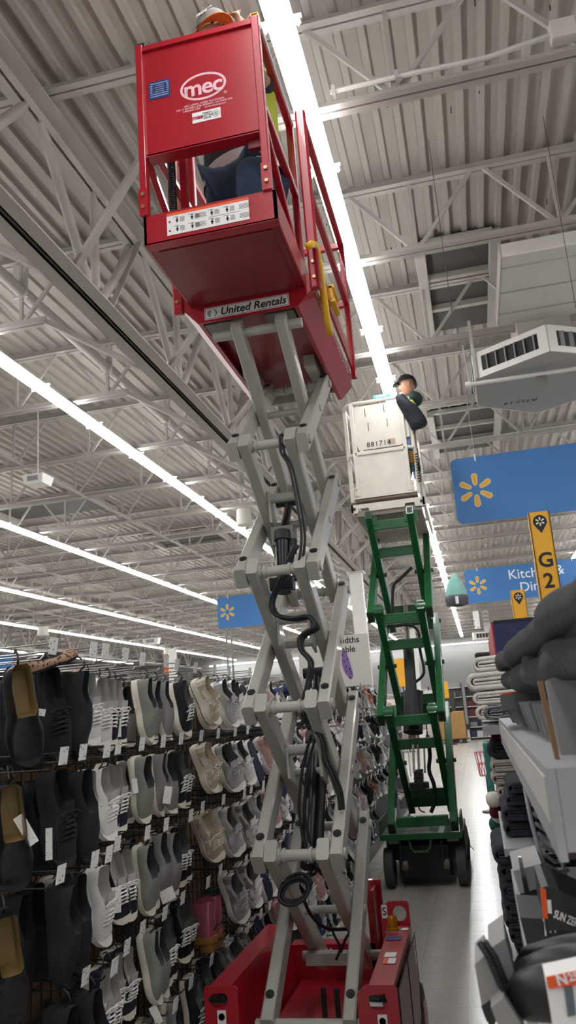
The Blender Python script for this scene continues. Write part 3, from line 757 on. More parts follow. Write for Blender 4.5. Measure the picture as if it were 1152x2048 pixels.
def peg(y, z, xe, bright):
    s = sect_at(y); key = (round(xe, 2), bright)
    if key not in peg_cache:
        L = xe-WX
        b = MB().path([(0, 0, 0.02), (0, 0, 0.0), (L*0.5, 0, 0.0), (L-0.012, 0, 0.0), (L, 0, 0.012)], 0.0032, 6)
        b.path([(0, 0, 0.045), (L*0.5, 0, 0.045), (L+0.02, 0, 0.045), (L+0.03, 0, 0.035)], 0.0028, 6)
        b.box(-0.006, 0.0, -0.02, 0.02, -0.005, 0.055)
        me = bpy.data.meshes.new('peg_hook'); me.from_pydata(b.v, [], b.f); me.materials.append(M_CHWIRE if bright else M_WIRE)
        t = MB().hull([(L+0.026, -0.024, 0.012), (L+0.028, -0.024, 0.012), (L+0.028, 0.024, 0.012), (L+0.026, 0.024, 0.012), (L+0.034, -0.024, 0.062), (L+0.036, -0.024, 0.062), (L+0.036, 0.024, 0.062), (L+0.034, 0.024, 0.062)])
        tm_ = bpy.data.meshes.new('price_tag'); tm_.from_pydata(t.v, [], t.f); tm_.materials.append(M_TAG)
        peg_cache[key] = (me, tm_)
    me, tm_ = peg_cache[key]
    o = link('peg_hook', me, None, s); o.location = V((WX, y, z))-V(s['_w'])
    t = link('price_tag', tm_, None, o)
    # tags swivel a little towards the aisle mouth
    return o

# ---------------------------------------------------------------- shoe meshes
US = [0.0, 0.05, 0.13, 0.22, 0.31, 0.40, 0.48, 0.53, 0.60, 0.68, 0.76, 0.84, 0.91, 0.965, 1.0]
def interp(t, pts):
    for (a, va), (b, vb) in zip(pts, pts[1:]):
        if t <= b: 
            k = (t-a)/(b-a); k = k*k*(3-2*k); return va+(vb-va)*k
    return pts[-1][1]
WPT = [(0, 0.018), (0.06, 0.029), (0.2, 0.034), (0.45, 0.034), (0.72, 0.046), (0.88, 0.041), (0.96, 0.028), (1, 0.010)]
STY = {
 'slip': dict(h=[(0, 0.080), (0.25, 0.066), (0.48, 0.080), (0.6, 0.074), (0.8, 0.052), (1, 0.026)], z0=0.024, op=0.47, sole=0.028, flare=1.05),
 'lace': dict(h=[(0, 0.084), (0.25, 0.068), (0.42, 0.080), (0.55, 0.084), (0.8, 0.052), (1, 0.028)], z0=0.024, op=0.46, sole=0.030, flare=1.06, laces=1, cap=1),
 'runner': dict(h=[(0, 0.098), (0.22, 0.080), (0.42, 0.098), (0.55, 0.094), (0.8, 0.062), (1, 0.036)], z0=0.032, op=0.44, sole=0.040, flare=1.12, laces=1, overlay=1),
 'boot': dict(h=[(0, 0.165), (0.2, 0.155), (0.36, 0.163), (0.5, 0.100), (0.8, 0.060), (1, 0.028)], z0=0.030, op=0.40, sole=0.030, flare=1.04),
 'clog': dict(h=[(0, 0.105), (0.25, 0.088), (0.46, 0.105), (0.6, 0.088), (0.8, 0.060), (1, 0.030)], z0=0.026, op=0.50, sole=0.028, flare=1.03),
 'flat': dict(h=[(0, 0.050), (0.25, 0.036), (0.5, 0.030), (0.66, 0.036), (0.85, 0.034), (1, 0.022)], z0=0.010, op=0.62, sole=0.011, flare=1.02),
}
SHOE_ME = {}
def shoe_meshes(style):
    if style in SHOE_ME: return SHOE_ME[style]
    S = STY[style]; L = 0.265; secs = []
    for u in US:
        w = interp(u, WPT); h = interp(u, S['h']); z0 = S['z0']+0.010*max(0, (u-0.8)/0.2)**2; yo = 0.007*u*u
        x = L*u; H = h-z0
        if u <= S['op']:
            rim = 0.80 if u > 0.02 else 0.85; deep = z0+0.008 if u > 0.02 else h-0.003
            P = [(-w, z0), (-w*1.05, z0+0.4*H), (-w*0.97, z0+0.8*H), (-w*rim, h), (-w*rim*0.84, deep), (0, deep)]
        else:
            P = [(-w, z0), (-w*1.03, z0+0.42*H), (-w*0.88, z0+0.76*H), (-w*0.62, z0+0.93*H), (-w*0.3, h), (0, h+0.001)]
        P = P+[(-a, b) for a, b in P[-2::-1]]
        xs = 0.0
        secs.append([V((x+(0.004 if u < 0.02 else 0), a+yo, b)) for a, b in P])
    n = 11; vs = [p for s in secs for p in s]; up = []; li = []
    for i in range(len(US)-1):
        for j in range(n-1):
            f = (i*n+j, i*n+j+1, (i+1)*n+j+1, (i+1)*n+j)
            (li if (3 <= j <= 6 and US[i] < S['op']) else up).append(f)
    up.append(tuple(range(n))); up.append(tuple((len(US)-1)*n+j for j in range(n)))
    out = []
    def mk(nm, vs_, fs, smooth=True):
        me = bpy.data.meshes.new(nm); bm = bmesh.new(); bv = [bm.verts.new(p) for p in vs_]
        for f in fs:
            try: bm.faces.new([bv[i] for i in f])
            except ValueError: pass
        bmesh.ops.delete(bm, geom=[v for v in bm.verts if not v.link_faces], context='VERTS')
        bmesh.ops.recalc_face_normals(bm, faces=bm.faces); bm.to_mesh(me); bm.free()
        me.polygons.foreach_set('use_smooth', [smooth]*len(me.polygons)); me.set_sharp_from_angle(angle=math.radians(50))
        return me
    out.append(('upper', mk('upper', vs, up), 'u')); out.append(('lining', mk('lining', vs, li), 'l'))
    # sole: outline swept through three levels
    ol = []
    for u in US: ol.append((L*u, -interp(u, WPT)*S['flare']+0.007*u*u, u))
    for u in reversed(US): ol.append((L*u, interp(u, WPT)*S['flare']+0.007*u*u, u))
    m_ = len(ol); lv = [0.0, 0.006, S['sole']*0.45, S['sole']]; sv = []
    for k, z in enumerate(lv):
        for x, y, u in ol:
            spring = 0.014*max(0, (u-0.75)/0.25)**2; sc = 0.93 if k == 0 else 1.0
            sv.append(V((L*0.5+(x-L*0.5)*(1.01 if k else 0.985), y*sc, z+spring)))
    def ring(a, b): return [(a*m_+i, a*m_+(i+1) % m_, b*m_+(i+1) % m_, b*m_+i) for i in range(m_)]
    if style == 'runner':
        out.append(('midsole', mk('midsole', sv, ring(1, 2)+ring(2, 3)+[tuple(3*m_+i for i in range(m_))]), 's'))
        out.append(('outsole', mk('outsole', sv, ring(0, 1)+[tuple(range(m_-1, -1, -1))]+[tuple(1*m_+i for i in range(m_))]), 'o'))
    else:
        out.append(('sole', mk('sole', sv, ring(0, 1)+ring(1, 2)+ring(2, 3)+[tuple(range(m_-1, -1, -1)), tuple(3*m_+i for i in range(m_))]), 's'))
    if S.get('laces'):
        b = MB()
        for i in range(5):
            u = 0.49+0.05*i; h = interp(u, S['h'])+0.003; w = interp(u, WPT)*0.62; x = L*u; yo = 0.007*u*u
            b.path([(x, -w+yo, h-0.012), (x+0.004, -w*0.45+yo, h), (x+0.007, w*0.5+yo, h+0.001), (x+0.009, w+yo, h-0.012)], 0.003, 5)
            b.path([(x+0.009, -w+yo, h-0.012), (x+0.007, -w*0.5+yo, h+0.002), (x+0.003, w*0.5+yo, h+0.001), (x, w+yo, h-0.012)], 0.003, 5)
        h = interp(0.47, S['h'])+0.006
        for s in (-1, 1):
            b.path([(L*0.47, 0, h), (L*0.46, s*0.018, h+0.012), (L*0.49, s*0.034, h+0.006), (L*0.51, s*0.026, h-0.002), (L*0.475, s*0.004, h)], 0.003, 5)
            b.path([(L*0.47, 0, h), (L*0.53, s*0.018, h+0.004), (L*0.58, s*0.030, h-0.016)], 0.0026, 5)
        out.append(('laces', mk('laces', b.v, b.f), 'c'))
        # tongue
        h0 = interp(0.46, S['h'])
        t = MB().hull([(L*0.36, -0.018, h0+0.012), (L*0.36, 0.018, h0+0.012), (L*0.52, 0.020, h0-0.012), (L*0.52, -0.020, h0-0.012), (L*0.355, -0.017, h0+0.019), (L*0.355, 0.017, h0+0.019), (L*0.53, 0.018, h0+0.001), (L*0.53, -0.018, h0+0.001)])
        out.append(('tongue', mk('tongue', t.v, t.f), 'l' if style == 'lace' else 'u'))
    if S.get('overlay'):
        fs = []; nv = []
        for i in range(len(US)-1):
            for j in range(n-1):
                q = [secs[i][j], secs[i][j+1], secs[i+1][j+1], secs[i+1][j]]
                jj = min(j, 9-j)
                sel = (i < 2 and jj < 3) or (i in (3, 4) and jj == 1) or (i in (5, 6) and jj < 3) or (i == 7 and jj in (0, 2)) or (i == 8 and jj == 0) or (i in (9,) and jj in (0, 1)) or (i in (11, 12) and jj < 2)
                if US[i] < S['op'] and jj > 2: sel = False
                if sel:
                    nn = (q[2]-q[0]).cross(q[1]-q[3]); 
                    if nn.length < 1e-9: continue
                    nn.normalize()
                    c = sum(q, V())/4
                    if nn.dot(c-V((c.x, 0.003, 0.03))) < 0: nn = -nn
                    o = len(nv); nv += [p+nn*0.0022 for p in q]; fs.append((o, o+1, o+2, o+3))
        out.append(('overlay', mk('overlay', nv, fs), 'v'))
    if style == 'boot':
        b = MB().bbox(0.006, 0.062, -0.026, 0.026, -0.032, 0.004, 0.005)
        out.append(('heel', mk('heel', b.v, b.f), 'h'))
    # black hanger hooked into the collar
    b = MB().path([(0.006, 0, 0.05), (-0.012, 0, 0.075), (-0.03, 0, 0.07), (-0.042, 0.0, 0.055), (-0.036, 0, 0.04)], 0.003, 5)
    out.append(('hanger', mk('hanger', b.v, b.f), 'k'))
    SHOE_ME[style] = out
    return out
VAR = {}
def smat(nm, col, rough=0.7, metal=0.0, **k): return mat('shoe_'+nm, col, rough, metal, **k)
SM = dict(black=smat('black', '#15171b', 0.85, var=0.2, bump=0.1, bscale=300), leather=smat('leather', '#121314', 0.35, var=0.15, bump=0.25, bscale=40), navy=smat('navy', '#1b1e30', 0.8, bump=0.15, bscale=300),
  white=smat('white', '#e8e6e2', 0.65, var=0.05), cream=smat('cream', '#e0d9c8', 0.6, var=0.08), sage=smat('sage', '#82837a', 0.9, var=0.1, bump=0.15, bscale=300),
  grey=smat('grey', '#848081', 0.9, var=0.1, bump=0.15, bscale=300), beige=smat('beige', '#c2b49c', 0.85, var=0.1), silver=smat('silver', '#c8cacd', 0.3, 0.6, var=0.1), lgrey=smat('light_grey', '#bcbcbd', 0.8, var=0.12, bump=0.1, bscale=300),
  pink=smat('pink', '#d3a0a2', 0.75, var=0.12), blush=smat('blush', '#d6b8ae', 0.75, var=0.08), tan=smat('tan', '#a8743a', 0.6, var=0.2), charcoal=smat('charcoal', '#2d2e32', 0.8, var=0.15), blue=smat('blue', '#3a4c78', 0.8, var=0.15),
  dnavy=smat('outsole_navy', '#131a35', 0.6, var=0.1), gum=smat('gum', '#9d6b38', 0.6), mauve=smat('mauve', '#b26472', 0.22, 0.35, var=0.12), yellow=smat('yellow', '#d3b23c', 0.6), orange=smat('orange', '#b4623a', 0.7), lining=smat('lining', '#5d5c5b', 0.9), wlin=smat('pale_lining', '#b5b2ad', 0.9),
  gold=smat('gold', '#8d744a', 0.4, 0.3, var=0.2))
SM['leopard'] = mat_spots('leopard_print', '#2a1b14', '#a8826a', 75, 0.36)
# variant: style, upper, lining, sole, outsole, laces, overlay, heel, words
KIND = {
 'boot_black': ('clog', 'leather', 'gold', 'black', None, None, None, 'black', 'black leather clog with tan lining'),
 'lace_black': ('lace', 'black', 'black', 'black', None, 'black', None, None, 'all-black lace-up canvas shoe'),
 'slip_black': ('slip', 'black', 'black', 'black', None, None, None, None, 'all-black slip-on shoe'),
 'lace_white': ('lace', 'white', 'wlin', 'white', None, 'white', None, None, 'white lace-up canvas sneaker'),
 'lace_navy': ('lace', 'navy', 'wlin', 'cream', None, 'white', None, None, 'dark navy lace-up sneaker with white laces'),
 'slip_sage': ('slip', 'sage', 'charcoal', 'cream', None, None, None, None, 'sage grey slip-on shoe with cream sole'),
 'slip_grey': ('slip', 'grey', 'charcoal', 'cream', None, None, None, None, 'mid grey slip-on shoe with cream sole'),
 'lace_bw': ('lace', 'black', 'lining', 'cream', None, 'white', None, None, 'black lace-up sneaker with cream sole and white laces'),
 'run_beige': ('runner', 'beige', 'beige', 'cream', 'black', 'cream', 'cream', None, 'beige running shoe with cream laces'),
 'run_silver': ('runner', 'lgrey', 'lining', 'white', 'dnavy', 'lgrey', 'silver', None, 'silver and grey running shoe'),
 'run_white': ('runner', 'white', 'lining', 'white', 'lgrey', 'white', 'silver', None, 'white running shoe with silver trim'),
 'run_nsole': ('runner', 'white', 'navy', 'white', 'dnavy', 'white', 'lgrey', None, 'white running shoe with navy outsole'),
 'run_pink': ('runner', 'pink', 'blush', 'white', 'charcoal', 'blush', 'blush', None, 'pink running shoe'),
 'run_black': ('runner', 'black', 'black', 'white', 'black', 'black', 'charcoal', None, 'black running shoe with white midsole'),
 'run_navy': ('runner', 'navy', 'navy', 'white', 'yellow', 'white', 'blue', None, 'navy running shoe'),
 'slip_blush': ('slip', 'blush', 'wlin', 'white', None, None, None, None, 'blush slip-on shoe'),
 'lace_cream': ('lace', 'cream', 'wlin', 'white', None, 'white', None, None, 'cream lace-up sneaker'),
 'lace_blue': ('lace', 'blue', 'wlin', 'white', None, 'white', None, None, 'denim blue lace-up sneaker'),
 'run_orange': ('runner', 'blush', 'orange', 'white', 'orange', 'orange', 'orange', None, 'pale running shoe with orange trim'),
 'boot_mauve': ('boot', 'mauve', 'mauve', 'gum', None, None, None, 'gum', 'shiny mauve ankle boot'),
 'flat_leopard': ('flat', 'leopard', 'black', 'black', None, None, None, None, 'leopard print flat shoe'),
 'slip_beige': ('slip', 'beige', 'cream', 'cream', None, None, None, None, 'beige slip-on shoe'),
}
SM['dnavy'] = SM['dnavy']; KM = {}
def shoe(kind, M, label, group, skip=()):
    st = KIND[kind]; cols = dict(u=st[1], l=st[2], s=st[3], o=st[4], c=st[5], v=st[6], h=st[7])
    if kind not in KM:
        lst = []
        for nm, me, role in shoe_meshes(st[0]):
            m2 = me.copy(); m2.materials.clear(); m2.materials.append(M_WIRE if role == 'k' else SM[cols[role]]); lst.append((nm, m2))
        KM[kind] = lst
    o = bpy.data.objects.new('shoe' if st[0] != 'boot' else 'ankle_boot', None); COL.objects.link(o); o['_w'] = [0, 0, 0]
    o.empty_display_size = 0.05; o.matrix_world = M
    tag(o, label, 'boot' if st[0] == 'boot' else 'shoe', group)
    for nm, me in KM[kind]:
        if nm in skip: continue
        q = link(nm, me, None, o)
        if nm in ('laces', 'overlay'): q['kind'] = 'stuff'
    return o
def hang_matrix(p, tilt, lean, yaw, scale, roll=0.0):
    """heel at p, toe hanging down; opening faces the aisle (+X) when yaw is 0"""
    ex = V((math.sin(tilt), math.sin(lean), -1)).normalized()
    ez = V((math.cos(yaw), math.sin(yaw), 0)); ez = (ez-ex*ez.dot(ex)).normalized(); ey = ez.cross(ex)
    R = Matrix((ex, ey, ez)).transposed().to_4x4()
    return Matrix.Translation(p) @ R @ Matrix.Scale(scale, 4)
def project(p):
    d = V(p)-ORG; z = d.dot(C_F)
    return 576+FPX*d.dot(C_R)/z, 1024-FPX*d.dot(C_U)/z
# columns read from the photograph: pixel x at eye level, product, shelf-front offset, size
COLS = [(14, 'boot_black', -1.34, 1.08), (80, 'lace_black', -1.36, 1.08), (124, 'slip_black', -1.33, 1.08), (156, 'lace_white', -1.38, 0.95), (200, 'lace_navy', -1.41, 0.95),
        (252, 'slip_sage', -1.40, 0.98), (292, 'slip_grey', -1.42, 0.98), (330, 'lace_bw', -1.45, 0.98), (372, 'run_beige', -1.45, 0.98), (412, 'run_silver', -1.42, 1.0), (444, 'run_white', -1.42, 0.98),
        (470, 'run_nsole', -1.40, 0.98), (497, 'run_pink', -1.42, 0.92), (518, 'run_white', -1.42, 0.92), (537, 'lace_blue', -1.42, 0.92)]
y = onX(537, 1420, -1.42).y+0.22
far_pal = ['run_navy', 'run_white', 'run_pink', 'slip_blush', 'run_black', 'lace_white', 'run_pink', 'run_nsole', 'run_black', 'lace_bw', 'run_black', 'run_silver', 'run_black', 'slip_beige', 'run_black', 'lace_cream', 'lace_blue', 'run_silver', 'run_orange', 'lace_navy', 'run_black', 'lace_cream', 'run_white', 'lace_blue', 'run_silver']
fi = 0
while y < 10.9:
    COLS.append((None, far_pal[fi % len(far_pal)], -1.42+0.012*min(4, y-5.5), 1.0, y)); y += 0.225 if y < 7.3 else 0.20; fi += 1
ROWZ = [1.815, 1.495, 1.175, 0.85, 0.53, 0.24]
rng = random.Random(21)
ROWN = ['top', 'second', 'third', 'fourth', 'fifth', 'lowest']
n_shoes = 0
def hidden(px, py):
    if px < -60 or px > 800 or py > 2130: return True
    if py > 1900 and px > 520: return True
    if py > 1850 and 560 < px: return True
    return False
for ci, c in enumerate(COLS):
    X = c[2]; sc = c[3]
    yc = c[4] if c[0] is None else onX(c[0]+6, 1420, X).y
    far = yc > 6.2
    for ri, z in enumerate(ROWZ):
        px, py = project((X, yc, z-0.12))
        if hidden(px, py): continue
        if ri == 5 and (px < 520 or yc > 8.5): continue
        if yc > 9.5 and ri == 4: continue
        kind = c[1]
        if far and ri: kind = far_pal[(ci*3+ri*7+rng.randrange(3)) % len(far_pal)]
        if c[1] == 'run_beige' and ri == 3: kind = 'boot_mauve'
        if c[1] == 'run_beige' and ri == 4: kind = 'lace_bw'
        if c[1] == 'lace_black' and ri in (2,): kind = 'slip_black'
        if c[1] == 'boot_black' and ri == 3: kind = 'run_silver'
        if c[1] == 'lace_white' and ri == 3: kind = 'lace_navy'
        if c[1] == 'slip_grey' and ri == 3: kind = 'lace_bw'
        if c[1] == 'run_nsole' and ri in (2,): kind = 'run_silver'
        words = KIND[kind][8]
        pegx = X+0.09+rng.uniform(-0.02, 0.03)
        dz = rng.uniform(-0.012, 0.012)
        peg(yc+0.055, z+0.025, pegx, ri == 0)
        spread = 0.098 if not far else 0.10
        cname = '%s column from the camera' % nth(ci+1)
        if kind == 'boot_mauve':
            for k in range(2):
                M = Matrix.Translation((X+0.09, yc-0.02+0.10*k, z-0.25)) @ Matrix.Rotation(math.radians(170), 4, 'Z') @ Matrix.Scale(1.15, 4)
                shoe(kind, M, 'shiny mauve ankle boot with brown heel, %s of the pair in the %s row' % (('nearer', 'farther')[k], ROWN[ri]), 'shoes on the wall'); n_shoes += 1
            continue
        sole_out = (kind == 'run_nsole' and ri in (0, 1, 3, 4)) or (kind == 'run_nsole' and rng.random() < 0.5)
        for k in range(1 if (yc > 6.9 or ci < 3) else 2):
            lean = rng.uniform(-0.04, 0.10)+(0.10 if kind.startswith('slip_s') else 0.30 if kind.startswith('run') else 0.0)
            tilt = rng.uniform(0.02, 0.20); yaw = rng.uniform(-0.9, -0.6) if kind == 'boot_black' else rng.uniform(-0.25, 0.15) if kind.startswith('slip') else rng.uniform(-0.6, -0.1)
            if kind.startswith('run'): tilt += 0.22
            if far: tilt += rng.uniform(0, 0.35); yaw += rng.uniform(-0.3, 0.8)
            if sole_out and k == 0: yaw = math.radians(175)+rng.uniform(-0.2, 0.2); tilt = 0.25
            hx = X+rng.uniform(-0.03, 0.02)-(0.02 if k else 0)
            p = V((hx, yc+spread*k, z+dz-(0.01 if k else 0)))
            if sole_out and k == 0: p.x += 0.05
            M = hang_matrix(p, tilt, lean, yaw, sc)
            shoe(kind, M, '%s, %s row, %s column, %s of pair' % (words, ROWN[ri], nth(ci+1), ('nearer', 'farther')[k] if ci > 2 else 'front'), 'shoes on the wall',
                 skip=() if yc < 7 else ('hanger', 'tongue')); n_shoes += 1
        # a second pair farther in on the same peg, where the photo lets it show
        if ci in (1, 2, 3, 5, 6, 7) and ri < 3:
            for k in range(1):
                p = V((X-0.15+rng.uniform(-0.02, 0.02), yc+spread*k+0.01, z+dz-0.02))
                M = hang_matrix(p, rng.uniform(0.0, 0.15), rng.uniform(-0.05, 0.08), rng.uniform(-0.5, 0.0), sc)
                shoe(kind, M, '%s, %s row, %s column, hung behind' % (words, ROWN[ri], nth(ci+1)), 'shoes on the wall', skip=('tongue',)); n_shoes += 1
# white swing tags on some shoes
for i, (px, py, w, h, Xx, an) in enumerate(((232, 1800, 0.035, 0.085, -1.33, 0.0), (335, 1790, 0.06, 0.05, -1.34, 0.3), (272, 1402, 0.022, 0.055, -1.36, 0.1), (270, 1572, 0.022, 0.055, -1.36, 0.1), (98, 1688, 0.02, 0.09, -1.30, 0), (52, 1660, 0.03, 0.09, -1.27, 0.5), (70, 1423, 0.06, 0.02, -1.27, -0.2), (335, 1590, 0.035, 0.07, -1.34, -0.2), (312, 2030, 0.03, 0.07, -1.33, 0.4), (237, 1455, 0.02, 0.07, -1.36, 0.0))):
    p = onX(px, py, Xx); d = V((0.62, -0.78, 0)); ex = V((0.78, 0.62, 0)); ex = ex*math.cos(an)+V((0,0,1))*math.sin(an); ey = d.cross(ex) if d.cross(ex).z > 0 else ex.cross(d)
    q = [p+ex*a*w/2+ey*b*h/2 for a, b in ((-1,-1),(1,-1),(1,1),(-1,1))]
    o = MB().prism(q, -d*0.001).build('swing_tag', mat_spots('swing_tag_print', '#55565a', '#e4e2dd', 110, 0.16, 0.5))
    tag(o, 'white paper tag dangling from a hanging shoe, %s of ten by height on the wall' % nth(i+1), 'tag', 'paper tags on the shoes')
# leopard flats lying across the top pegs
a, b_ = onX(42, 1352, -1.36), onX(150, 1312, -1.30)
for k, (off, sz) in enumerate(((V((0,0,0)), 1.0), (V((-0.02, 0.16, -0.05)), 0.9))):
    ex = (b_-a).normalized(); ez = V((0.15,-0.25,1)); ez = (ez-ex*ez.dot(ex)).normalized(); ey = ez.cross(ex)
    M = Matrix.Translation(a+off) @ Matrix((ex, ey, ez)).transposed().to_4x4() @ Matrix.Scale(sz*(b_-a).length/0.265, 4)
    shoe('flat_leopard', M, ('leopard print flat lying across the top peg hooks', 'second leopard print flat tucked behind the first')[k], 'leopard flats', skip=('hanger',))
print('shoes', n_shoes)
# ================================================================== green scissor lift with white basket
M_GREEN = mat('green_enamel', '#155c2f', 0.35, var=0.15, scale=6, coat=0.2)
M_GREENW = mat('green_worn', '#3a5a38', 0.6, var=0.35, scale=12)
M_CREAMW = mat('basket_white', '#d9d3c6', 0.5, var=0.10, scale=7)
M_TYRE = mat('grey_tyre', '#4d4b48', 0.85, var=0.12, scale=14)
M_DK = mat('dark_machinery', '#1f2123', 0.6, var=0.3)
M_BLUEP = mat('blue_pole', '#2f5fa8', 0.4)
M_ROLL = mat('brown_roller', '#5b4a3f', 0.5, var=0.1)
GXc, GF, GR = -0.68, 8.0, 9.3
green = thing('scissor_lift', (GXc, 8.6, 0), 'green scissor lift with white basket parked farther down the aisle', 'scissor lift')
def gp_(b, name, m, parent=None, smooth=False): return b.build(name, m, parent if parent is not None else green, smooth)
for x0 in (-1.06, -0.40):
    for y in (8.10, 9.30):
        w = gp_(MB().lathe([(0.11, 0), (0.165, 0.006), (0.172, 0.018), (0.172, 0.077), (0.165, 0.089), (0.11, 0.095)], (x0, y, 0.172), 'X', 30), 'wheel', M_TYRE, smooth=True)
        gp_(MB().lathe([(0.03, -0.01), (0.10, 0.004), (0.10, 0.092), (0.03, 0.105)], (x0, y, 0.172), 'X', 20), 'wheel_hub', M_DK, w)
gp_(MB().box(-0.93, -0.43, 8.18, 9.45, 0.07, 0.40), 'chassis', M_DK)
gp_(MB().box(-1.05, -0.31, 8.28, 9.10, 0.20, 0.44), 'side_body', M_GREENW)
pl = gp_(MB().box(-1.065, -0.315, 7.95, 8.45, 0.455, 0.475).box(-1.065, -0.315, 7.945, 7.96, 0.425, 0.475), 'front_plate', M_GREEN)
gp_(MB().box(-0.86, -0.53, 8.12, 8.44, 0.4755, 0.477), 'plate_recess', M_DK, pl)
gp_(MB().box(-0.74, -0.62, 7.99, 8.05, 0.4755, 0.477), 'serial_plate', mat('aged_label', '#a89a6e', 0.6), pl)
for x in (-1.065, -0.330): gp_(MB().box(x, x+0.014, 7.96, 8.6, 0.44, 0.60), 'side_flange', M_GREENW, pl)
for x in (-1.0, -0.46):
    gp_(MB().bbox(x-0.0, x+0.11, 8.02, 8.12, 0.385, 0.42, 0.01), 'lamp_pad', mat('dusty_pad', '#9a968a', 0.7), pl)
gp_(MB().path([(-0.80, 7.98, 0.43), (-0.79, 7.96, 0.36), (-0.76, 7.95, 0.32), (-0.64, 7.95, 0.32), (-0.61, 7.96, 0.36), (-0.60, 7.98, 0.43)], 0.012, 6), 'tow_loop', M_GREENW, pl, True)
gp_(MB().box(-0.90, -0.46, 8.05, 8.2, 0.09, 0.36), 'drive_housing', M_DK)
for x in (-0.90, -0.52):
    gp_(MB().lathe([(0.03, 0), (0.055, 0.005), (0.055, 0.06), (0.03, 0.07)], (x, 8.08, 0.19), 'X', 16), 'motor_hub', mat('aged_steel', '#7b776c', 0.5, metal=0.5), None, True)
    gp_(MB().box(x+0.0, x+0.02, 8.0, 8.12, 0.22, 0.40), 'fork_bracket', M_DK)
ZG = [0.57, 1.54, 2.52, 3.47]; GO = (-0.945, -0.372); GI = (-0.868, -0.452)
def garm(x, pa, pb, w, h):
    a, b_ = V((x, *pa)), V((x, *pb)); d_ = (b_-a).normalized()
    o = gp_(MB().bar(a-d_*0.07, b_+d_*0.07, w, h, ch=0.006), 'scissor_arm', M_GREEN)
    c = (a+b_)/2
    gp_(MB().tube(c-V((w/2+0.025,0,0)), c+V((w/2+0.025,0,0)), 0.022, 10), 'centre_pin', M_GREEN, o, True)
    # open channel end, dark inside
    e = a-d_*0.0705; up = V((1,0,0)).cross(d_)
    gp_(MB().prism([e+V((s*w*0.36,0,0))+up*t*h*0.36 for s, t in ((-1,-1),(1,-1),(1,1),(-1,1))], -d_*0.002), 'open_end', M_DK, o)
    return o
for s in range(3):
    for x in GO: garm(x, (GF, ZG[s]), (GR, ZG[s+1]), 0.07, 0.125)
    for x in GI: garm(x, (GF, ZG[s+1]), (GR, ZG[s]), 0.07, 0.115)
    ya = lambda t: (GF+(GR-GF)*t, ZG[s+1]+(ZG[s]-ZG[s+1])*t)
    for t in (0.06, 0.30, 0.86, 0.96):
        y, z = ya(t); gp_(MB().bbox(GI[0], GI[1], y-0.04, y+0.04, z-0.05, z+0.05, 0.008), 'cross_rung', M_GREEN)
for k in (1, 2):
    for x in (GI[0], GI[1]): gp_(MB().tube((x-0.05, GF-0.03, ZG[k]+0.02), (x+0.05, GF-0.03, ZG[k]+0.02), 0.05, 14), 'pivot_barrel', M_GREEN, None, True)
    gp_(MB().tube((-1.0, GR, ZG[k]), (-0.32, GR, ZG[k]), 0.03, 12), 'cross_shaft', M_GREEN, None, True)
gp_(MB().bbox(-0.90, -0.42, GF-0.03, GF+0.05, 0.53, 0.62, 0.008), 'cross_rung', M_GREEN)
# cylinder, rods, spring stop, hoses
gp_(MB().tube(onX(828, 1455, -0.66), onX(817, 1300, -0.66), 0.055, 16), 'hydraulic_cylinder', M_DK, None, True)
gp_(MB().tube(onX(817, 1300, -0.66), onX(811, 1212, -0.66), 0.024, 12), 'cylinder_rod', mat('aged_steel', '#7b776c', 0.5, metal=0.5), None, True)
gp_(MB().bbox(-0.80, -0.52, 8.55, 8.62, 2.45, 2.52, 0.01), 'rod_crosshead', M_DK)
for x in (826, 836, 848): gp_(MB().tube(onX(x, 1490, -0.64), onX(x+2, 1545, -0.64), 0.010, 8), 'guide_rod', mat('aged_steel', '#7b776c', 0.5, metal=0.5), None, True)
sp0, sp1 = onX(837, 1540, -0.64), onX(838, 1565, -0.64)
gp_(MB().path([sp0+(sp1-sp0)*(i/60)+V((0.04*math.cos(i*0.75), 0.04*math.sin(i*0.75), 0)) for i in range(61)], 0.008, 5), 'stop_spring', M_DK, None, 'all')
gp_(MB().tube(sp1, sp1-V((0,0,0.05)), 0.09, 18), 'spring_pad', M_DK, None, True)
gp_(MB().bbox(-0.80, -0.48, 8.6, 8.7, 1.20, 1.27, 0.01), 'valve_bar', M_DK)
def ghose(pts, Y, r=0.012):
    q = [onY(x, y, Y) for x, y in pts]; out = []
    for i in range(len(q)-1):
        a, b_, c_, d_ = q[max(i-1,0)], q[i], q[i+1], q[min(i+2, len(q)-1)]
        for k in range(4):
            t = k/4; out.append(0.5*((2*b_)+(c_-a)*t+(2*a-5*b_+4*c_-d_)*t*t+(3*b_-a-3*c_+d_)*t**3))
    gp_(MB().path(out+[q[-1]], r, 6), 'hose', M_BLACK, None, 'all')
ghose([(824,1135),(800,1158),(788,1170),(785,1200),(786,1240)], 8.5, 0.018)
ghose([(790,1252),(815,1250),(830,1255),(838,1268),(840,1300),(848,1345),(830,1365)], 8.5, 0.016)
ghose([(855,1470),(860,1510),(858,1540),(868,1570),(870,1600),(862,1625)], 8.5, 0.022)
ghose([(866,1580),(845,1590),(836,1605),(840,1620),(850,1625)], 8.4, 0.007); ghose([(928,1688),(940,1692),(948,1700)], 7.98, 0.004)
gp_(MB().tube((-0.70, 8.5, 1.35), (-0.66, 8.62, 1.75), 0.10, 10), 'hose_bundle', M_DK, None, True)

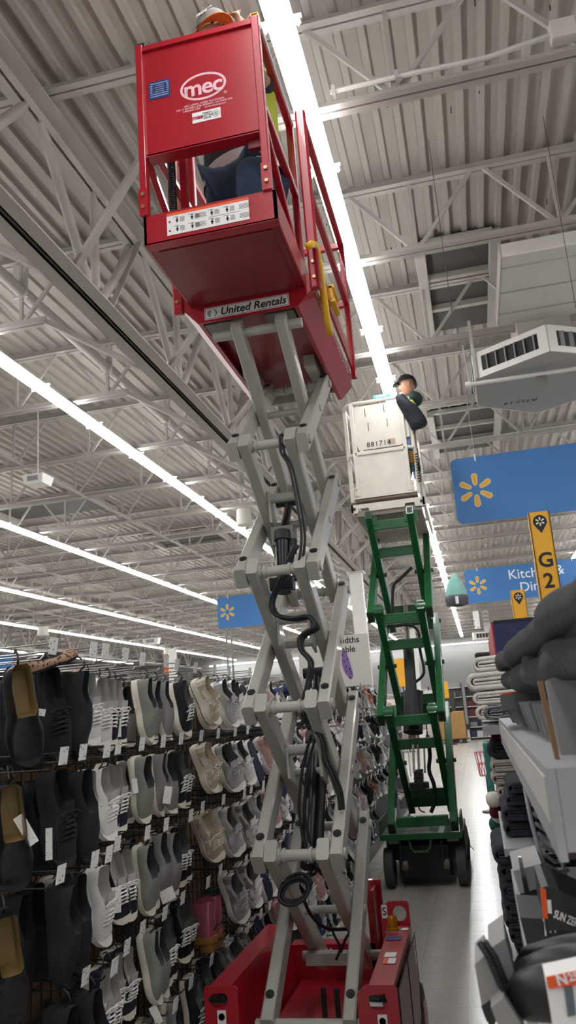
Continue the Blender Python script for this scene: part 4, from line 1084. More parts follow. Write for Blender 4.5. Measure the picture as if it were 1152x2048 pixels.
# platform and basket
pf = gp_(MB().box(-1.0, -0.34, 8.02, 9.55, 3.52, 3.58), 'platform_deck', mat('deck_underside', '#8f897c', 0.7))
poly = [(-1.04, 8.0, 3.645), (-1.04, 8.0, 3.555), (-0.975, 8.0, 3.555), (-0.965, 8.0, 3.60), (-0.865, 8.0, 3.60), (-0.855, 8.0, 3.565), (-0.50, 8.0, 3.565), (-0.49, 8.0, 3.60), (-0.40, 8.0, 3.60), (-0.39, 8.0, 3.555), (-0.295, 8.0, 3.555), (-0.295, 8.0, 3.645)]
gp_(MB().prism(poly, (0, 0.02, 0)), 'end_channel', M_CREAMW, pf)
for x in (-1.01, -0.325): gp_(MB().tube((x, 8.0, 3.60), (x, 7.99, 3.60), 0.016, 10), 'bolt', M_DK, pf)
for x in (-1.04, -0.315): gp_(MB().box(x, x+0.02, 8.0, 9.55, 3.56, 3.645), 'side_channel', M_CREAMW, pf)
gp_(MB().tube((-0.98, 8.02, 3.675), (-0.36, 8.02, 3.675), 0.03, 12), 'roller', M_ROLL, pf, True)
for x in (-0.86, -0.45): gp_(MB().box(x-0.07, x+0.07, 8.03, 8.12, 3.42, 3.56), 'pivot_bracket', M_GREEN, pf)
gp_(MB().box(-1.0, -0.36, 8.0, 9.5, 3.705, 3.72), 'basket_floor', M_CREAMW)
kp = gp_(MB().box(-0.985, -0.375, 7.99, 8.0, 3.70, 3.83), 'kick_plate', M_CREAMW)
for x in (-0.965, -0.40):
    for z in (3.73, 3.80): gp_(MB().tube((x, 7.99, z), (x, 7.984, z), 0.011, 8), 'bolt', M_BOLT, kp)
gp_(MB().box(-0.945, -0.425, 8.0, 8.008, 3.83, 4.17), 'lower_panel', M_CREAMW)
up = gp_(MB().prism([(-0.915, 8.0, 4.70), (-0.915, 8.0, 4.52), (-0.93, 8.0, 4.50), (-0.925, 8.0, 4.30), (-0.90, 8.0, 4.22), (-0.46, 8.0, 4.22), (-0.44, 8.0, 4.26), (-0.44, 8.0, 4.70)], (0, 0.008, 0)), 'upper_panel', M_CREAMW)
b_ = MB()
for px, z in ((-0.80, 4.62), (-0.60, 4.64), (-0.78, 4.46), (-0.58, 4.48)): b_.box(px-0.004, px+0.004, 7.998, 8.0, z-0.05, z+0.05)
for i, px in enumerate((-0.80, -0.60, -0.78, -0.58)):
    z = (4.62, 4.64, 4.46, 4.48)[i]; gp_(MB().box(px-0.004, px+0.004, 7.998, 8.0, z-0.045, z+0.045), 'scratch_mark', M_ROLL, up)
nb = text('881714', 0.075, (-0.69, 7.998, 4.262), UPX, UPZ, M_INK, up, bold=0.0006, depth=0.0006, space=1.15)
gp_(MB().box(-0.60, -0.52, 7.9985, 7.9995, 4.235, 4.30), 'aged_label', mat('tan_label', '#b09a84', 0.6), up)
for x in (-0.945, -0.425):
    gp_(MB().bbox(x-0.022, x+0.022, 7.985, 8.03, 3.72, 4.74, 0.006), 'corner_post', M_CREAMW)
gp_(MB().bbox(-0.945, -0.425, 7.985, 8.02, 4.16, 4.20, 0.006), 'mid_rail', M_CREAMW)
gp_(MB().path([(-0.425, 8.0, 4.735), (-0.70, 8.0, 4.735), (-0.92, 8.0, 4.735), (-0.985, 8.02, 4.73), (-1.02, 8.07, 4.72), (-1.03, 8.15, 4.715), (-1.03, 8.5, 4.71), (-1.03, 9.4, 4.71)], 0.02, 8), 'top_rail', M_CREAMW, None, True)
gp_(MB().path([(-0.945, 8.0, 4.18), (-1.0, 8.02, 4.175), (-1.03, 8.1, 4.17), (-1.03, 9.4, 4.17)], 0.018, 8), 'mid_rail', M_CREAMW, None, True)
for y in (8.12, 8.75, 9.4): gp_(MB().bar((-1.03, y, 3.70), (-1.03, y, 4.71), 0.04, 0.04, ch=0.005), 'rail_post', M_CREAMW)
gp_(MB().bar((-0.44, 8.0, 4.73), (-0.345, 8.06, 4.73), 0.035, 0.035).bar((-0.345, 8.05, 4.73), (-0.345, 9.4, 4.73), 0.035, 0.035), 'top_rail', M_CREAMW)
gp_(MB().path([(-0.43, 8.0, 4.19), (-0.36, 8.02, 4.185), (-0.335, 8.08, 4.18), (-0.335, 9.4, 4.18)], 0.018, 8), 'mid_rail', M_CREAMW, None, True)
for y in (8.06, 8.7, 9.4): gp_(MB().bar((-0.345, y, 3.70), (-0.345, y, 4.73), 0.036, 0.036, ch=0.005), 'rail_post', M_CREAMW)
gp_(MB().box(-0.42, -0.365, 8.02, 8.03, 4.30, 4.70), 'side_panel', M_CREAMW)
gp_(MB().bar((-0.36, 8.06, 3.85), (-0.40, 8.06, 4.40), 0.03, 0.03), 'blue_pole', M_BLUEP)
gp_(MB().bbox(-0.395, -0.345, 8.03, 8.08, 4.02, 4.15, 0.01), 'yellow_control', M_YELLOW)
for x0, z0, z1 in ((-0.375, 3.92, 4.16), (-0.32, 3.80, 4.12)):
    cw = [V((x0+0.018*math.cos(t), 8.03+0.018*math.sin(t), z1+(z0-z1)*t/(2*math.pi*11))) for t in [2*math.pi*i/9 for i in range(11*9)]]
    gp_(MB().path(cw, 0.005, 5), 'coiled_cord', M_BLACK, None, 'all')
# box of wipes and papers resting on the front rail
o = thing('blue_packet', (-0.62, 8.03, 4.755), 'small blue and white packet resting on the white basket rail', 'packet')
MB().bbox(-0.70, -0.52, 8.0, 8.10, 4.7555, 4.80, 0.008).build('carton', mat('pale_blue_card', '#4aa0c8', 0.5), o)
text('COMET', 0.035, (-0.61, 7.9992, 4.778), UPX, UPZ, M_STICK, o, bold=0.0008, depth=0.0003)
# dark work jacket slung over the rail
def cloth_blob(name, pts, m, label, cat, sub=2):
    """closed drape through rings of points"""
    b = MB(); n = len(pts[0])
    for r in pts: b.v += [V(p) for p in r]
    for i in range(len(pts)-1):
        for k in range(n): b.f.append((i*n+k, i*n+(k+1) % n, (i+1)*n+(k+1) % n, (i+1)*n+k))
    b.f.append(tuple(range(n-1, -1, -1))); b.f.append(tuple((len(pts)-1)*n+k for k in range(n)))
    o = b.build(name, m, None, 'all')
    md = o.modifiers.new('s', 'SUBSURF'); md.levels = sub; md.render_levels = sub
    return tag(o, label, cat)
rj = random.Random(5); rings = []
for i, (px, py, hw, dep) in enumerate(((800,790,9,0.05),(803,802,14,0.08),(818,818,20,0.10),(830,835,19,0.09),(839,848,20,0.09),(838,857,17,0.07),(833,863,9,0.03))):
    c = onY(px, py, 8.02); w = hw/1617*8.2; ring = []
    for k in range(10):
        t = 2*math.pi*k/10; ring.append(c+V((w*math.cos(t)*(1+0.12*rj.uniform(-1, 1)), dep*math.sin(t)-0.05+0.02*rj.uniform(-1, 1), 0.02*rj.uniform(-1, 1))))
    rings.append(ring)
M_JACKET = mat('jacket_cloth', '#1d2129', 0.85, var=0.2, bump=0.5, bscale=30)
cloth_blob('work_jacket', rings, M_JACKET, 'dark work jacket hanging over the white basket rail', 'jacket')
# ================================================================== people
def skin_mesh(name, J, E, sub=2, root=None):
    """J: name -> (pos, rx, ry); E: edges. Skin + Subdivision baked to a mesh"""
    keys = list(J); me = bpy.data.meshes.new(name); me.from_pydata([J[k][0] for k in keys], [(keys.index(a), keys.index(b)) for a, b in E], [])
    o = bpy.data.objects.new(name, me); COL.objects.link(o)
    md = o.modifiers.new('skin', 'SKIN'); md.use_smooth_shade = True; md.branch_smoothing = 0.4
    if not me.skin_vertices: raise RuntimeError('no skin layer')
    for i, k in enumerate(keys):
        sv = me.skin_vertices[0].data[i]; r = J[k][1:]; sv.radius = (r[0], r[1] if len(r) > 1 else r[0]); sv.use_root = (k == (root or keys[0]))
    ms = o.modifiers.new('sub', 'SUBSURF'); ms.levels = sub; ms.render_levels = sub
    dg = bpy.context.evaluated_depsgraph_get(); out = bpy.data.meshes.new_from_object(o.evaluated_get(dg))
    bpy.data.objects.remove(o); out.materials.clear(); out.polygons.foreach_set('use_smooth', [True]*len(out.polygons))
    return out
def hand(J, E, pre, wrist, dirv, palm_n, thumb_side, curl=0.5, s=1.0):
    """palm and five fingers continued from joint `wrist`"""
    w = V(J[wrist][0]); d = V(dirv).normalized(); n = V(palm_n); n = (n-d*n.dot(d)).normalized(); sd = d.cross(n)*thumb_side
    J[pre+'palm'] = (w+d*0.05*s, 0.030*s, 0.016*s); E.append((wrist, pre+'palm'))
    J[pre+'knk'] = (w+d*0.085*s, 0.034*s, 0.014*s); E.append((pre+'palm', pre+'knk'))
    for i, (off, ln) in enumerate(((-0.030, 0.060), (-0.010, 0.075), (0.011, 0.082), (0.031, 0.074))):
        b = w+d*0.092*s+sd*off*s; a1 = curl*0.5; a2 = curl*1.2
        d1 = (d*math.cos(a1)+n*math.sin(a1)); d2 = (d*math.cos(a2)+n*math.sin(a2))
        J['%sf%da' % (pre, i)] = (b, 0.0095*s); J['%sf%db' % (pre, i)] = (b+d1*ln*0.5*s, 0.0088*s); J['%sf%dc' % (pre, i)] = (b+d1*ln*0.5*s+d2*ln*0.5*s, 0.0072*s)
        E += [(pre+'knk', '%sf%da' % (pre, i)), ('%sf%da' % (pre, i), '%sf%db' % (pre, i)), ('%sf%db' % (pre, i), '%sf%dc' % (pre, i))]
    t0 = w+d*0.035*s+sd*0.032*s
    J[pre+'ta'] = (t0, 0.012*s); J[pre+'tb'] = (t0+(sd*0.8+d*0.6+n*0.2)*0.032*s, 0.0105*s); J[pre+'tc'] = (t0+(sd*0.8+d*0.6+n*0.2)*0.032*s+(sd*0.35+d*0.9+n*0.3)*0.03*s, 0.0085*s)
    E += [(pre+'palm', pre+'ta'), (pre+'ta', pre+'tb'), (pre+'tb', pre+'tc')]
def head_mesh(c, fwd, up, s, parent, m_skin, m_hair):
    """head with brow, nose, mouth, eyes and ears; c is the head centre"""
    c, fwd, up = V(c), V(fwd).normalized(), V(up); up = (up-fwd*up.dot(fwd)).normalized(); rt = fwd.cross(up)
    bm = bmesh.new(); bmesh.ops.create_uvsphere(bm, u_segments=24, v_segments=16, radius=1.0)
    for v in bm.verts:
        x, y, z = v.co      # x right, y forward, z up
        k = 1.0 if z > -0.1 else 1.0-0.28*min(1, (-z-0.1)/0.9)
        X, Y, Z = x*0.075*k, y*0.096*(1.0 if y < 0 else 0.97)*k, z*0.118
        if y > 0.75 and abs(x) < 0.25 and -0.25 < z < 0.15: Y += 0.020*(1-abs(x)/0.25)*(0.6-z)      # nose
        if y > 0.6 and 0.12 < abs(x) < 0.5 and 0.02 < z < 0.3: Y -= 0.008                              # eye sockets
        if y > 0.5 and z < -0.7: Y += 0.010                                                           # chin
        v.co = (X, Y, Z)
    M = Matrix((rt*s, fwd*s, up*s)).transposed().to_4x4(); M.translation = c
    hd = MB().from_bm(bm, M).build('head', m_skin, parent, 'all')
    b = MB()
    for sx in (-1, 1):
        e = bmesh.new(); bmesh.ops.create_uvsphere(e, u_segments=10, v_segments=8, radius=1)
        MM = Matrix((rt*0.012*s, fwd*0.022*s, up*0.032*s)).transposed().to_4x4(); MM.translation = c+(rt*sx*0.077-fwd*0.008-up*0.005)*s
        MB().from_bm(e, MM).build('ear', m_skin, hd, 'all')
        e = bmesh.new(); bmesh.ops.create_uvsphere(e, u_segments=10, v_segments=8, radius=1)
        MM = Matrix((rt*0.011*s, fwd*0.006*s, up*0.006*s)).transposed().to_4x4(); MM.translation = c+(rt*sx*0.030+fwd*0.083+up*0.016)*s
        MB().from_bm(e, MM).build('eye', M_INK, hd, 'all')
    q = c+(fwd*0.086-up*0.050)*s
    MB().bar(q-rt*0.022*s, q+rt*0.022*s, 0.008*s, 0.006*s).build('mouth', mat('lip', '#8a5a50', 0.6), hd, 'all')
    return hd
M_SKIN = mat('skin_tone', '#a97c63', 0.55, var=0.1, scale=20)
M_JEANS = mat('blue_denim', '#2b3b54', 0.9, var=0.25, scale=14, bump=0.3, bscale=200)
M_SHIRT = mat('dark_shirt', '#23262a', 0.9, var=0.15)
M_REFL = mat('reflective_tape', '#b7b6b1', 0.4, var=0.06)
M_HIVIS = mat('hivis_yellow', '#b9c23c', 0.7, var=0.1)
M_CAPG = mat('cap_grey', '#77736e', 0.85, var=0.15, scale=20)
M_CAPO = mat('cap_orange', '#e06a1e', 0.7, var=0.08)
DKZ = 3.64
p1 = thing('person', (-0.82, 3.25, DKZ), 'crouching person in dark hi-vis vest, jeans and cap inside the red basket', 'person')
E = []; J = {}
J['pel'] = (V((-0.80, 3.28, 4.06)), 0.15, 0.12); J['bel'] = (V((-0.80, 3.26, 4.22)), 0.145, 0.11); J['che'] = (V((-0.80, 3.22, 4.43)), 0.17, 0.12); J['upc'] = (V((-0.80, 3.18, 4.56)), 0.15, 0.10)
J['nek'] = (V((-0.815, 3.12, 4.65)), 0.055); J['sku'] = (V((-0.83, 3.07, 4.72)), 0.06)
E += [('pel','bel'),('bel','che'),('che','upc'),('upc','nek'),('nek','sku')]
for s, n in ((-1,'l'), (1,'r')):
    J['sh'+n] = (V((-0.80+s*0.17, 3.19, 4.54)), 0.06); E.append(('upc','sh'+n))
# right arm reaches up to the rail, left arm lifts to the cap
J['elr'] = (V((-0.63, 3.09, 4.48)), 0.045); J['wrr'] = (V((-0.665, 2.955, 4.645)), 0.030)
J['ell'] = (V((-1.03, 3.12, 4.50)), 0.045); J['wrl'] = (V((-0.985, 3.0, 4.62)), 0.030)
E += [('shr','elr'),('elr','wrr'),('shl','ell'),('ell','wrl')]
hand(J, E, 'r_', 'wrr', (-0.30, -0.20, 0.95), (0.3, -0.9, -0.2), 1, 0.45); hand(J, E, 'l_', 'wrl', (0.55, 0.1, 0.80), (0.8, -0.2, -0.5), -1, 0.6)
# front leg bent towards the gate, other knee on the deck
J['hir'] = (V((-0.72, 3.24, 4.03)), 0.095); J['knr'] = (V((-0.68, 3.0, 3.95)), 0.072); J['anr'] = (V((-0.72, 3.04, 3.71)), 0.042); J['tor'] = (V((-0.72, 2.94, 3.672)), 0.030)
J['hil'] = (V((-0.89, 3.27, 4.02)), 0.095); J['knl'] = (V((-0.88, 3.16, 3.73)), 0.066); J['anl'] = (V((-0.88, 3.44, 3.69)), 0.042); J['tol'] = (V((-0.88, 3.53, 3.67)), 0.03)
E += [('pel','hir'),('hir','knr'),('knr','anr'),('anr','tor'),('pel','hil'),('hil','knl'),('knl','anl'),('anl','tol')]
off = V(p1['_w'])
def sub_skin(name, J, E, m, parent, keep, grow, sub=2, root=None):
    JJ = {k: (V(J[k][0])-off, *[r+grow for r in J[k][1:]]) for k in keep}; EE = [e for e in E if e[0] in JJ and e[1] in JJ]
    me = skin_mesh(name, JJ, EE, sub, root); return link(name, me, m, parent)
body = sub_skin('body', J, E, M_SKIN, p1, list(J), -0.008, 2, 'pel')
sub_skin('vest', J, E, M_SHIRT, p1, ['pel','bel','che','upc','shl','shr','ell','elr'], 0.012)
sub_skin('jeans', J, E, M_JEANS, p1, ['pel','hir','knr','anr','hil','knl','anl'], 0.010)
for k, a in (('boot_r', 'r'), ('boot_l', 'l')):
    q, t = J['an'+a][0], J['to'+a][0]; MB().path([q, q+(t-q)*0.5-V((0,0,0.008)), t, t+(t-q)*0.3], [0.05, 0.046, 0.042, 0.024], 10).build('work_boot', M_BLACK, p1, 'all')
def band(cx, cy, z, rx, ry, hz, m, parent, name, tilt=0.0, t0=0, t1=2*math.pi, n=28):
    b = MB()
    for i in range(n+1):
        t = t0+(t1-t0)*i/n; x, y = rx*math.cos(t), ry*math.sin(t)
        for dz, g in ((-hz/2, 1.0), (hz/2, 1.0)): b.v.append(V((cx+x, cy+y, z+dz+tilt*x)))
    for i in range(n): b.f.append((2*i, 2*i+2, 2*i+3, 2*i+1))
    return b.build(name, m, parent, 'all')
band(-0.80, 3.27, 4.13, 0.185, 0.155, 0.065, M_REFL, p1, 'reflective_band', 0.22); band(-0.80, 3.24, 4.39, 0.196, 0.150, 0.05, M_REFL, p1, 'reflective_band', 0.1)
band(-0.80, 3.24, 4.44, 0.205, 0.155, 0.34, M_HIVIS, p1, 'hivis_panel', 0.0, -0.55, 0.75, 14)
b = MB()
for z_, g_ in ((3.99, 0.96), (4.05, 1.0), (4.16, 1.0), (4.26, 0.98)):
    b.v += [V((-0.80+0.178*g_*math.cos(2*math.pi*i/28), 3.27+0.148*g_*math.sin(2*math.pi*i/28), z_)) for i in range(28)]
for r_ in range(3): b.f += [(r_*28+i, r_*28+(i+1) % 28, r_*28+28+(i+1) % 28, r_*28+28+i) for i in range(28)]
b.build('vest_hem', M_SHIRT, p1, 'all')
hd = head_mesh((-0.835, 3.05, 4.745), (0.55, -0.75, -0.20), (0.1, -0.15, 0.97), 0.98, p1, M_SKIN, M_INK)
# cap: grey crown with lettering, orange brim band
bm = bmesh.new(); bmesh.ops.create_uvsphere(bm, u_segments=24, v_segments=14, radius=1)
bmesh.ops.delete(bm, geom=[v for v in bm.verts if v.co.z < -0.12], context='VERTS')
cf, cu = V((0.55, -0.75, -0.12)).normalized(), V((0.1, -0.15, 0.97)); cu = (cu-cf*cu.dot(cf)).normalized(); cr = cf.cross(cu)
MM = Matrix((cr*0.083, cf*0.107, cu*0.105)).transposed().to_4x4(); MM.translation = V((-0.835, 3.05, 4.765))
cap = MB().from_bm(bm, MM).build('cap', M_CAPG, p1, 'all')
cc = V((-0.835, 3.05, 4.765)); bq = []
for i in range(15):
    t = math.pi*(i/14); bq.append((cc+cr*0.080*math.cos(t)+cf*0.100*math.sin(t)-cu*0.012, cc+cr*0.088*math.cos(t)+cf*(0.100+0.075)*math.sin(t)-cu*0.022))
b = MB(); b.v = [p for q in bq for p in q]; b.f = [(2*i, 2*i+1, 2*i+3, 2*i+2) for i in range(14)]
b2 = MB(); b2.v = b.v+[p-cu*0.004 for p in b.v]; n_ = len(b.v); b2.f = b.f+[tuple(i+n_ for i in f) for f in b.f]+[(2*i+1, 2*i+3, 2*i+3+n_, 2*i+1+n_) for i in range(14)]
b2.build('cap_brim', M_CAPO, cap, 'all')
for wd, dz, sz in (('GOOD', 0.045, 0.036), ('MAN', 0.016, 0.034)):
    an_ = math.radians(46 if wd == 'GOOD' else 27); hv = V((-0.35, -0.94, 0)); hv = (hv-cu*hv.dot(cu)).normalized()
    text(wd, sz*0.8, cc+hv*0.094*math.cos(an_)+cu*0.105*math.sin(an_), V((0.94, -0.35, 0)), cu*math.cos(an_)-hv*math.sin(an_), M_STICK, cap, bold=0.001, depth=0.001)

p2 = thing('person', (-0.42, 8.62, 3.72), 'person in black cap and dark hooded vest standing in the white basket', 'person')
off = V(p2['_w']); J = {}; E = []
J['pel'] = (V((-0.47, 8.62, 4.28)), 0.14, 0.11); J['bel'] = (V((-0.46, 8.60, 4.45)), 0.14, 0.11); J['che'] = (V((-0.44, 8.56, 4.66)), 0.16, 0.12); J['upc'] = (V((-0.41, 8.52, 4.80)), 0.14, 0.10)
J['nek'] = (V((-0.40, 8.50, 4.90)), 0.055); J['sku'] = (V((-0.40, 8.48, 5.0)), 0.07)
E += [('pel','bel'),('bel','che'),('che','upc'),('upc','nek'),('nek','sku')]
for s, n in ((-1,'l'), (1,'r')):
    y0 = 8.52+s*0.17
    J['sh'+n] = (V((-0.42, y0, 4.78)), 0.06); J['el'+n] = (V((-0.52, y0+s*0.02, 4.60)), 0.045); J['wr'+n] = (V((-0.64, 8.42+s*0.12, 4.74)), 0.030)
    J['hi'+n] = (V((-0.47, 8.62+s*0.08, 4.22)), 0.085); J['kn'+n] = (V((-0.52, 8.62+s*0.09, 3.98)), 0.062); J['an'+n] = (V((-0.45, 8.64+s*0.09, 3.79)), 0.042); J['to'+n] = (V((-0.55, 8.63+s*0.10, 3.755)), 0.030)
    E += [('upc','sh'+n),('sh'+n,'el'+n),('el'+n,'wr'+n),('pel','hi'+n),('hi'+n,'kn'+n),('kn'+n,'an'+n),('an'+n,'to'+n)]
    hand(J, E, n+'_', 'wr'+n, (-0.8, 0.0, 0.5), (0, -s, 0.3), s, 0.5)
sub_skin('body', J, E, M_SKIN, p2, list(J), -0.006, 2, 'pel')
M_COAT = mat('hooded_top', '#20312b', 0.9, var=0.15)
sub_skin('hooded_top', J, E, M_COAT, p2, ['bel','che','upc','shl','shr','ell','elr'], 0.014)
sub_skin('trousers', J, E, M_SHIRT, p2, ['pel','hil','hir','knl','knr','anl','anr'], 0.010)
for a in 'lr':
    q, t = J['an'+a][0], J['to'+a][0]; MB().path([q, q+(t-q)*0.5, t, t+(t-q)*0.3], [0.05, 0.04, 0.036, 0.022], 10).build('work_boot', M_BLACK, p2, 'all')
hp = V((-0.35, 8.46, 5.035))
hd = head_mesh(hp, (-0.95, -0.18, -0.12), (-0.1, 0, 1), 0.98, p2, M_SKIN, M_INK)
bm = bmesh.new(); bmesh.ops.create_uvsphere(bm, u_segments=20, v_segments=14, radius=1)
bmesh.ops.delete(bm, geom=[v for v in bm.verts if v.co.z < 0.12 and v.co.y > -0.35 or v.co.z < -0.45], context='VERTS')
cf = V((-0.95, -0.18, -0.12)).normalized(); cu = V((-0.1, 0, 1)); cu = (cu-cf*cu.dot(cf)).normalized(); cr = cf.cross(cu)
MM = Matrix((cr*0.086, cf*0.110, cu*0.118)).transposed().to_4x4(); MM.translation = hp+cu*0.015
cap = MB().from_bm(bm, MM).build('black_cap', M_BLACK, p2, 'all')
q = hp+cf*0.10+cu*0.035
MB().prism([q-cr*0.07, q-cr*0.055+cf*0.06-cu*0.012, q+cr*0.055+cf*0.06-cu*0.012, q+cr*0.07], cu*0.006).build('cap_brim', M_BLACK, cap, 'all')
# collar hood behind the neck and hi-vis straps
bm = bmesh.new(); bmesh.ops.create_uvsphere(bm, u_segments=16, v_segments=10, radius=1)
MM = Matrix.Diagonal((0.10, 0.12, 0.085, 1)); MM.translation = V((-0.30, 8.52, 4.885)); MB().from_bm(bm, MM).build('hood', M_COAT, p2, 'all')
MB().path([(-0.50, 8.36, 4.62), (-0.47, 8.33, 4.78), (-0.38, 8.36, 4.86), (-0.30, 8.38, 4.78), (-0.28, 8.40, 4.60)], 0.018, 6).build('hivis_strap', M_HIVIS, p2, 'all')
MB().path([(-0.33, 8.36, 4.82), (-0.26, 8.40, 4.70), (-0.25, 8.44, 4.5)], 0.02, 6).build('hivis_strap', M_HIVIS, p2, 'all')
# ================================================================== hanging signs, ducts, ceiling fittings
M_BLUE = mat('sign_blue', '#3f78b5', 0.55, var=0.03, scale=2)
M_SPARK = mat('spark_yellow', '#e0a93a', 0.5, var=0.02)
M_SPARKE = mat('spark_edge', '#d9c489', 0.5, var=0)
M_SIGNW = mat('sign_white', '#e9eef2', 0.5, var=0)
M_GALV = mat('galvanised', '#bdbbb5', 0.45, var=0.06)
def rounded_rect(x0, x1, z0, z1, r, y, n=6):
    pts = []
    for cx, cz, t0 in ((x1-r, z1-r, 0), (x0+r, z1-r, 90), (x0+r, z0+r, 180), (x1-r, z0+r, 270)):
        for i in range(n+1):
            t = math.radians(t0+90*i/n); pts.append((cx+r*math.cos(t), y, cz+r*math.sin(t)))
    return pts
def spark(cx, cz, y, R, parent, m=None, m2=None, rot=0.0):
    for k in range(6):
        t = math.radians(90+60*k+rot)
        for mm, g, dy in ((m2 or M_SPARKE, 0.012*R/0.19, 0.0), (m or M_SPARK, 0.0, -0.0006)):
            if mm is False: continue
            d = V((math.cos(t), 0, math.sin(t))); s = V((-math.sin(t), 0, math.cos(t))); c = V((cx, y+dy, cz)); q = []
            r0, r1, w0, w1 = R*0.34-g, R+g, R*0.085+g, R*0.13+g
            for i in range(7): a = -math.pi/2+math.pi*i/6; q.append(c+d*(r1-w1+w1*math.cos(a))+s*w1*math.sin(a))
            for i in range(5): a = math.pi/2+math.pi*i/4; q.append(c+d*(r0+w0+w0*math.cos(a))+s*w0*math.sin(a))
            MB().prism(q, (0, -0.0008, 0)).build('spark_petal', mm, parent)
def hang_sign(x0, x1, z0, z1, y, label, sx, sz, R):
    o = thing('hanging_sign', (x0, y, z0), label, 'sign', 'blue department signs')
    MB().prism(rounded_rect(x0, x1, z0, z1, 0.07, y), (0, 0.012, 0)).build('sign_board', M_BLUE, o)
    spark(sx, sz, y-0.0004, R, o)
    for x in (x0+0.28, x1-0.28):
        MB().tube((x, y+0.006, z1-0.02), (x, y+0.006, 5.845), 0.003, 5).build('hanger_wire', M_STEEL, o)
        MB().box(x-0.008, x+0.008, y-0.004, y+0.016, z1-0.05, z1+0.03).build('hanger_clip', M_SIGNW, o)
    return o
s1 = hang_sign(0.0, 2.55, 3.525, 4.28, 9.0, 'large blue department sign with yellow spark hanging at upper right', 0.245, 3.893, 0.185)
text('Window', 0.30, (1.36, 8.997, 3.97), UPX, UPZ, M_SIGNW, s1, align='LEFT', depth=0.0008, bold=0.002)
s2 = hang_sign(0.0, 2.55, 3.65, 4.39, 18.0, 'blue kitchen and dining sign with yellow spark, farther along the aisle', 0.262, 4.03, 0.19)
text('Kitchen &\nDining', 0.29, (1.50, 17.997, 4.03), UPX, UPZ, M_SIGNW, s2, depth=0.0008, bold=0.002)
s3 = hang_sign(-6.0, -4.25, 3.76, 4.53, 19.0, 'blue sign with yellow spark behind the grey scissor arms on the left', -5.75, 4.15, 0.185)
# teal and grey cloth pod hanging from the roof
o = thing('hanging_pod_display', (-0.16, 14.0, 3.14), 'teal and grey cone-shaped cloth pod hanging beside the kitchen sign', 'display')
c = onY(911, 1178, 14.0)
def pleat(prof, cx, cy, m, nm, par, n=24):
    b = MB()
    for r, z in prof:
        for k in range(n):
            t = 2*math.pi*k/n; rr = r*(1+0.10*math.cos(6*t)); b.v.append(V((cx+rr*math.cos(t), cy+rr*math.sin(t), z)))
    for i in range(len(prof)-1):
        for k in range(n): b.f.append((i*n+k, i*n+(k+1) % n, (i+1)*n+(k+1) % n, (i+1)*n+k))
    b.f.append(tuple(range(n))); return b.build(nm, m, par, 'all')
zt, zm, zb_ = onY(909, 1146, 14).z, onY(911, 1193, 14).z, onY(914, 1211, 14).z
pleat([(0.02, zt), (0.05, zt-0.06), (0.12, zt-0.18), (0.165, zm+0.06), (0.17, zm)], c.x, 14.0, mat('teal_cloth', '#86b9ae', 0.85, var=0.08), 'cloth_cone', o)
pleat([(0.175, zm+0.01), (0.18, zm-0.05), (0.165, zb_), (0.10, zb_-0.01)], c.x, 14.0, mat('pod_grey', '#55555a', 0.85, var=0.1), 'grey_base', o)
MB().box(c.x-0.02, c.x+0.03, 13.80, 13.81, zb_+0.01, zm-0.02).build('white_label', M_SIGNW, o)
MB().tube((c.x, 14.0, zt), (c.x, 14.0, 5.845), 0.003, 5).build('hanger_wire', M_STEEL, o)
# white speakers and fixtures
def pendant(px, py, z, r, label):
    p = onZ(px, py, z); o = thing('pendant_speaker', p, label, 'speaker', 'white pendant speakers')
    k = r*p.y/12.3
    MB().lathe([(r*0.86, 0.13), (r*0.92, 0.11), (r*1.02, -0.13), (r*0.98, -0.14), (r*0.5, -0.145)], p, 'Z', 22).build('speaker_can', mat('speaker_white', '#d8d5c8', 0.55, var=0.03), o, True)
    MB().path([p+V((-r*0.5,0,0.13)), p+V((-r*0.3,0,0.19)), p+V((0,0,0.21)), p+V((r*0.3,0,0.19)), p+V((r*0.5,0,0.13))], 0.006, 5).build('bail', M_STEEL, o)
    MB().tube(p+V((0,0,0.21)), (p.x, p.y, 5.845), 0.004, 5).build('hanger_wire', M_STEEL, o)
pendant(488, 1034, 4.8, 0.125, 'white pendant speaker just left of the grey scissor arms')
pendant(86, 1262, 4.8, 0.18, 'white pendant speaker at far left above the shoe wall')
pendant(336, 1302, 4.8, 0.20, 'small far white pendant speaker above the beige shoes')
pendant(703, 1200, 4.8, 0.15, 'white pendant speaker between the red and green lifts')
def ceil_box(px, py, z, w, h, label, nm='emergency_light'):
    p = onZ(px, py, z); o = thing(nm, p, label, 'ceiling fixture')
    MB().hull([p+V((-w*0.42,-0.12,-h/2)), p+V((w*0.42,-0.12,-h/2)), p+V((w*0.42,0.12,-h/2)), p+V((-w*0.42,0.12,-h/2)), p+V((-w/2,-0.15,h/2)), p+V((w/2,-0.15,h/2)), p+V((w/2,0.15,h/2)), p+V((-w/2,0.15,h/2))]).build('casing', M_LAMPW, o)
    MB().box(p.x-w*0.25, p.x+w*0.25, p.y-0.145, p.y-0.14, p.z-h*0.2, p.z+h*0.3).build('face_plate', M_GSHELF, o)
    MB().tube(p+V((0,0,h/2)), (p.x, p.y, 5.845), 0.010, 6).build('stem', M_LAMPW, o)
ceil_box(76, 962, 4.85, 0.30, 0.12, 'white boxed emergency light hanging at left under the roof joists')
ceil_box(303, 1283, 4.85, 0.7, 0.25, 'small white box fixture hanging far off above the shoes')
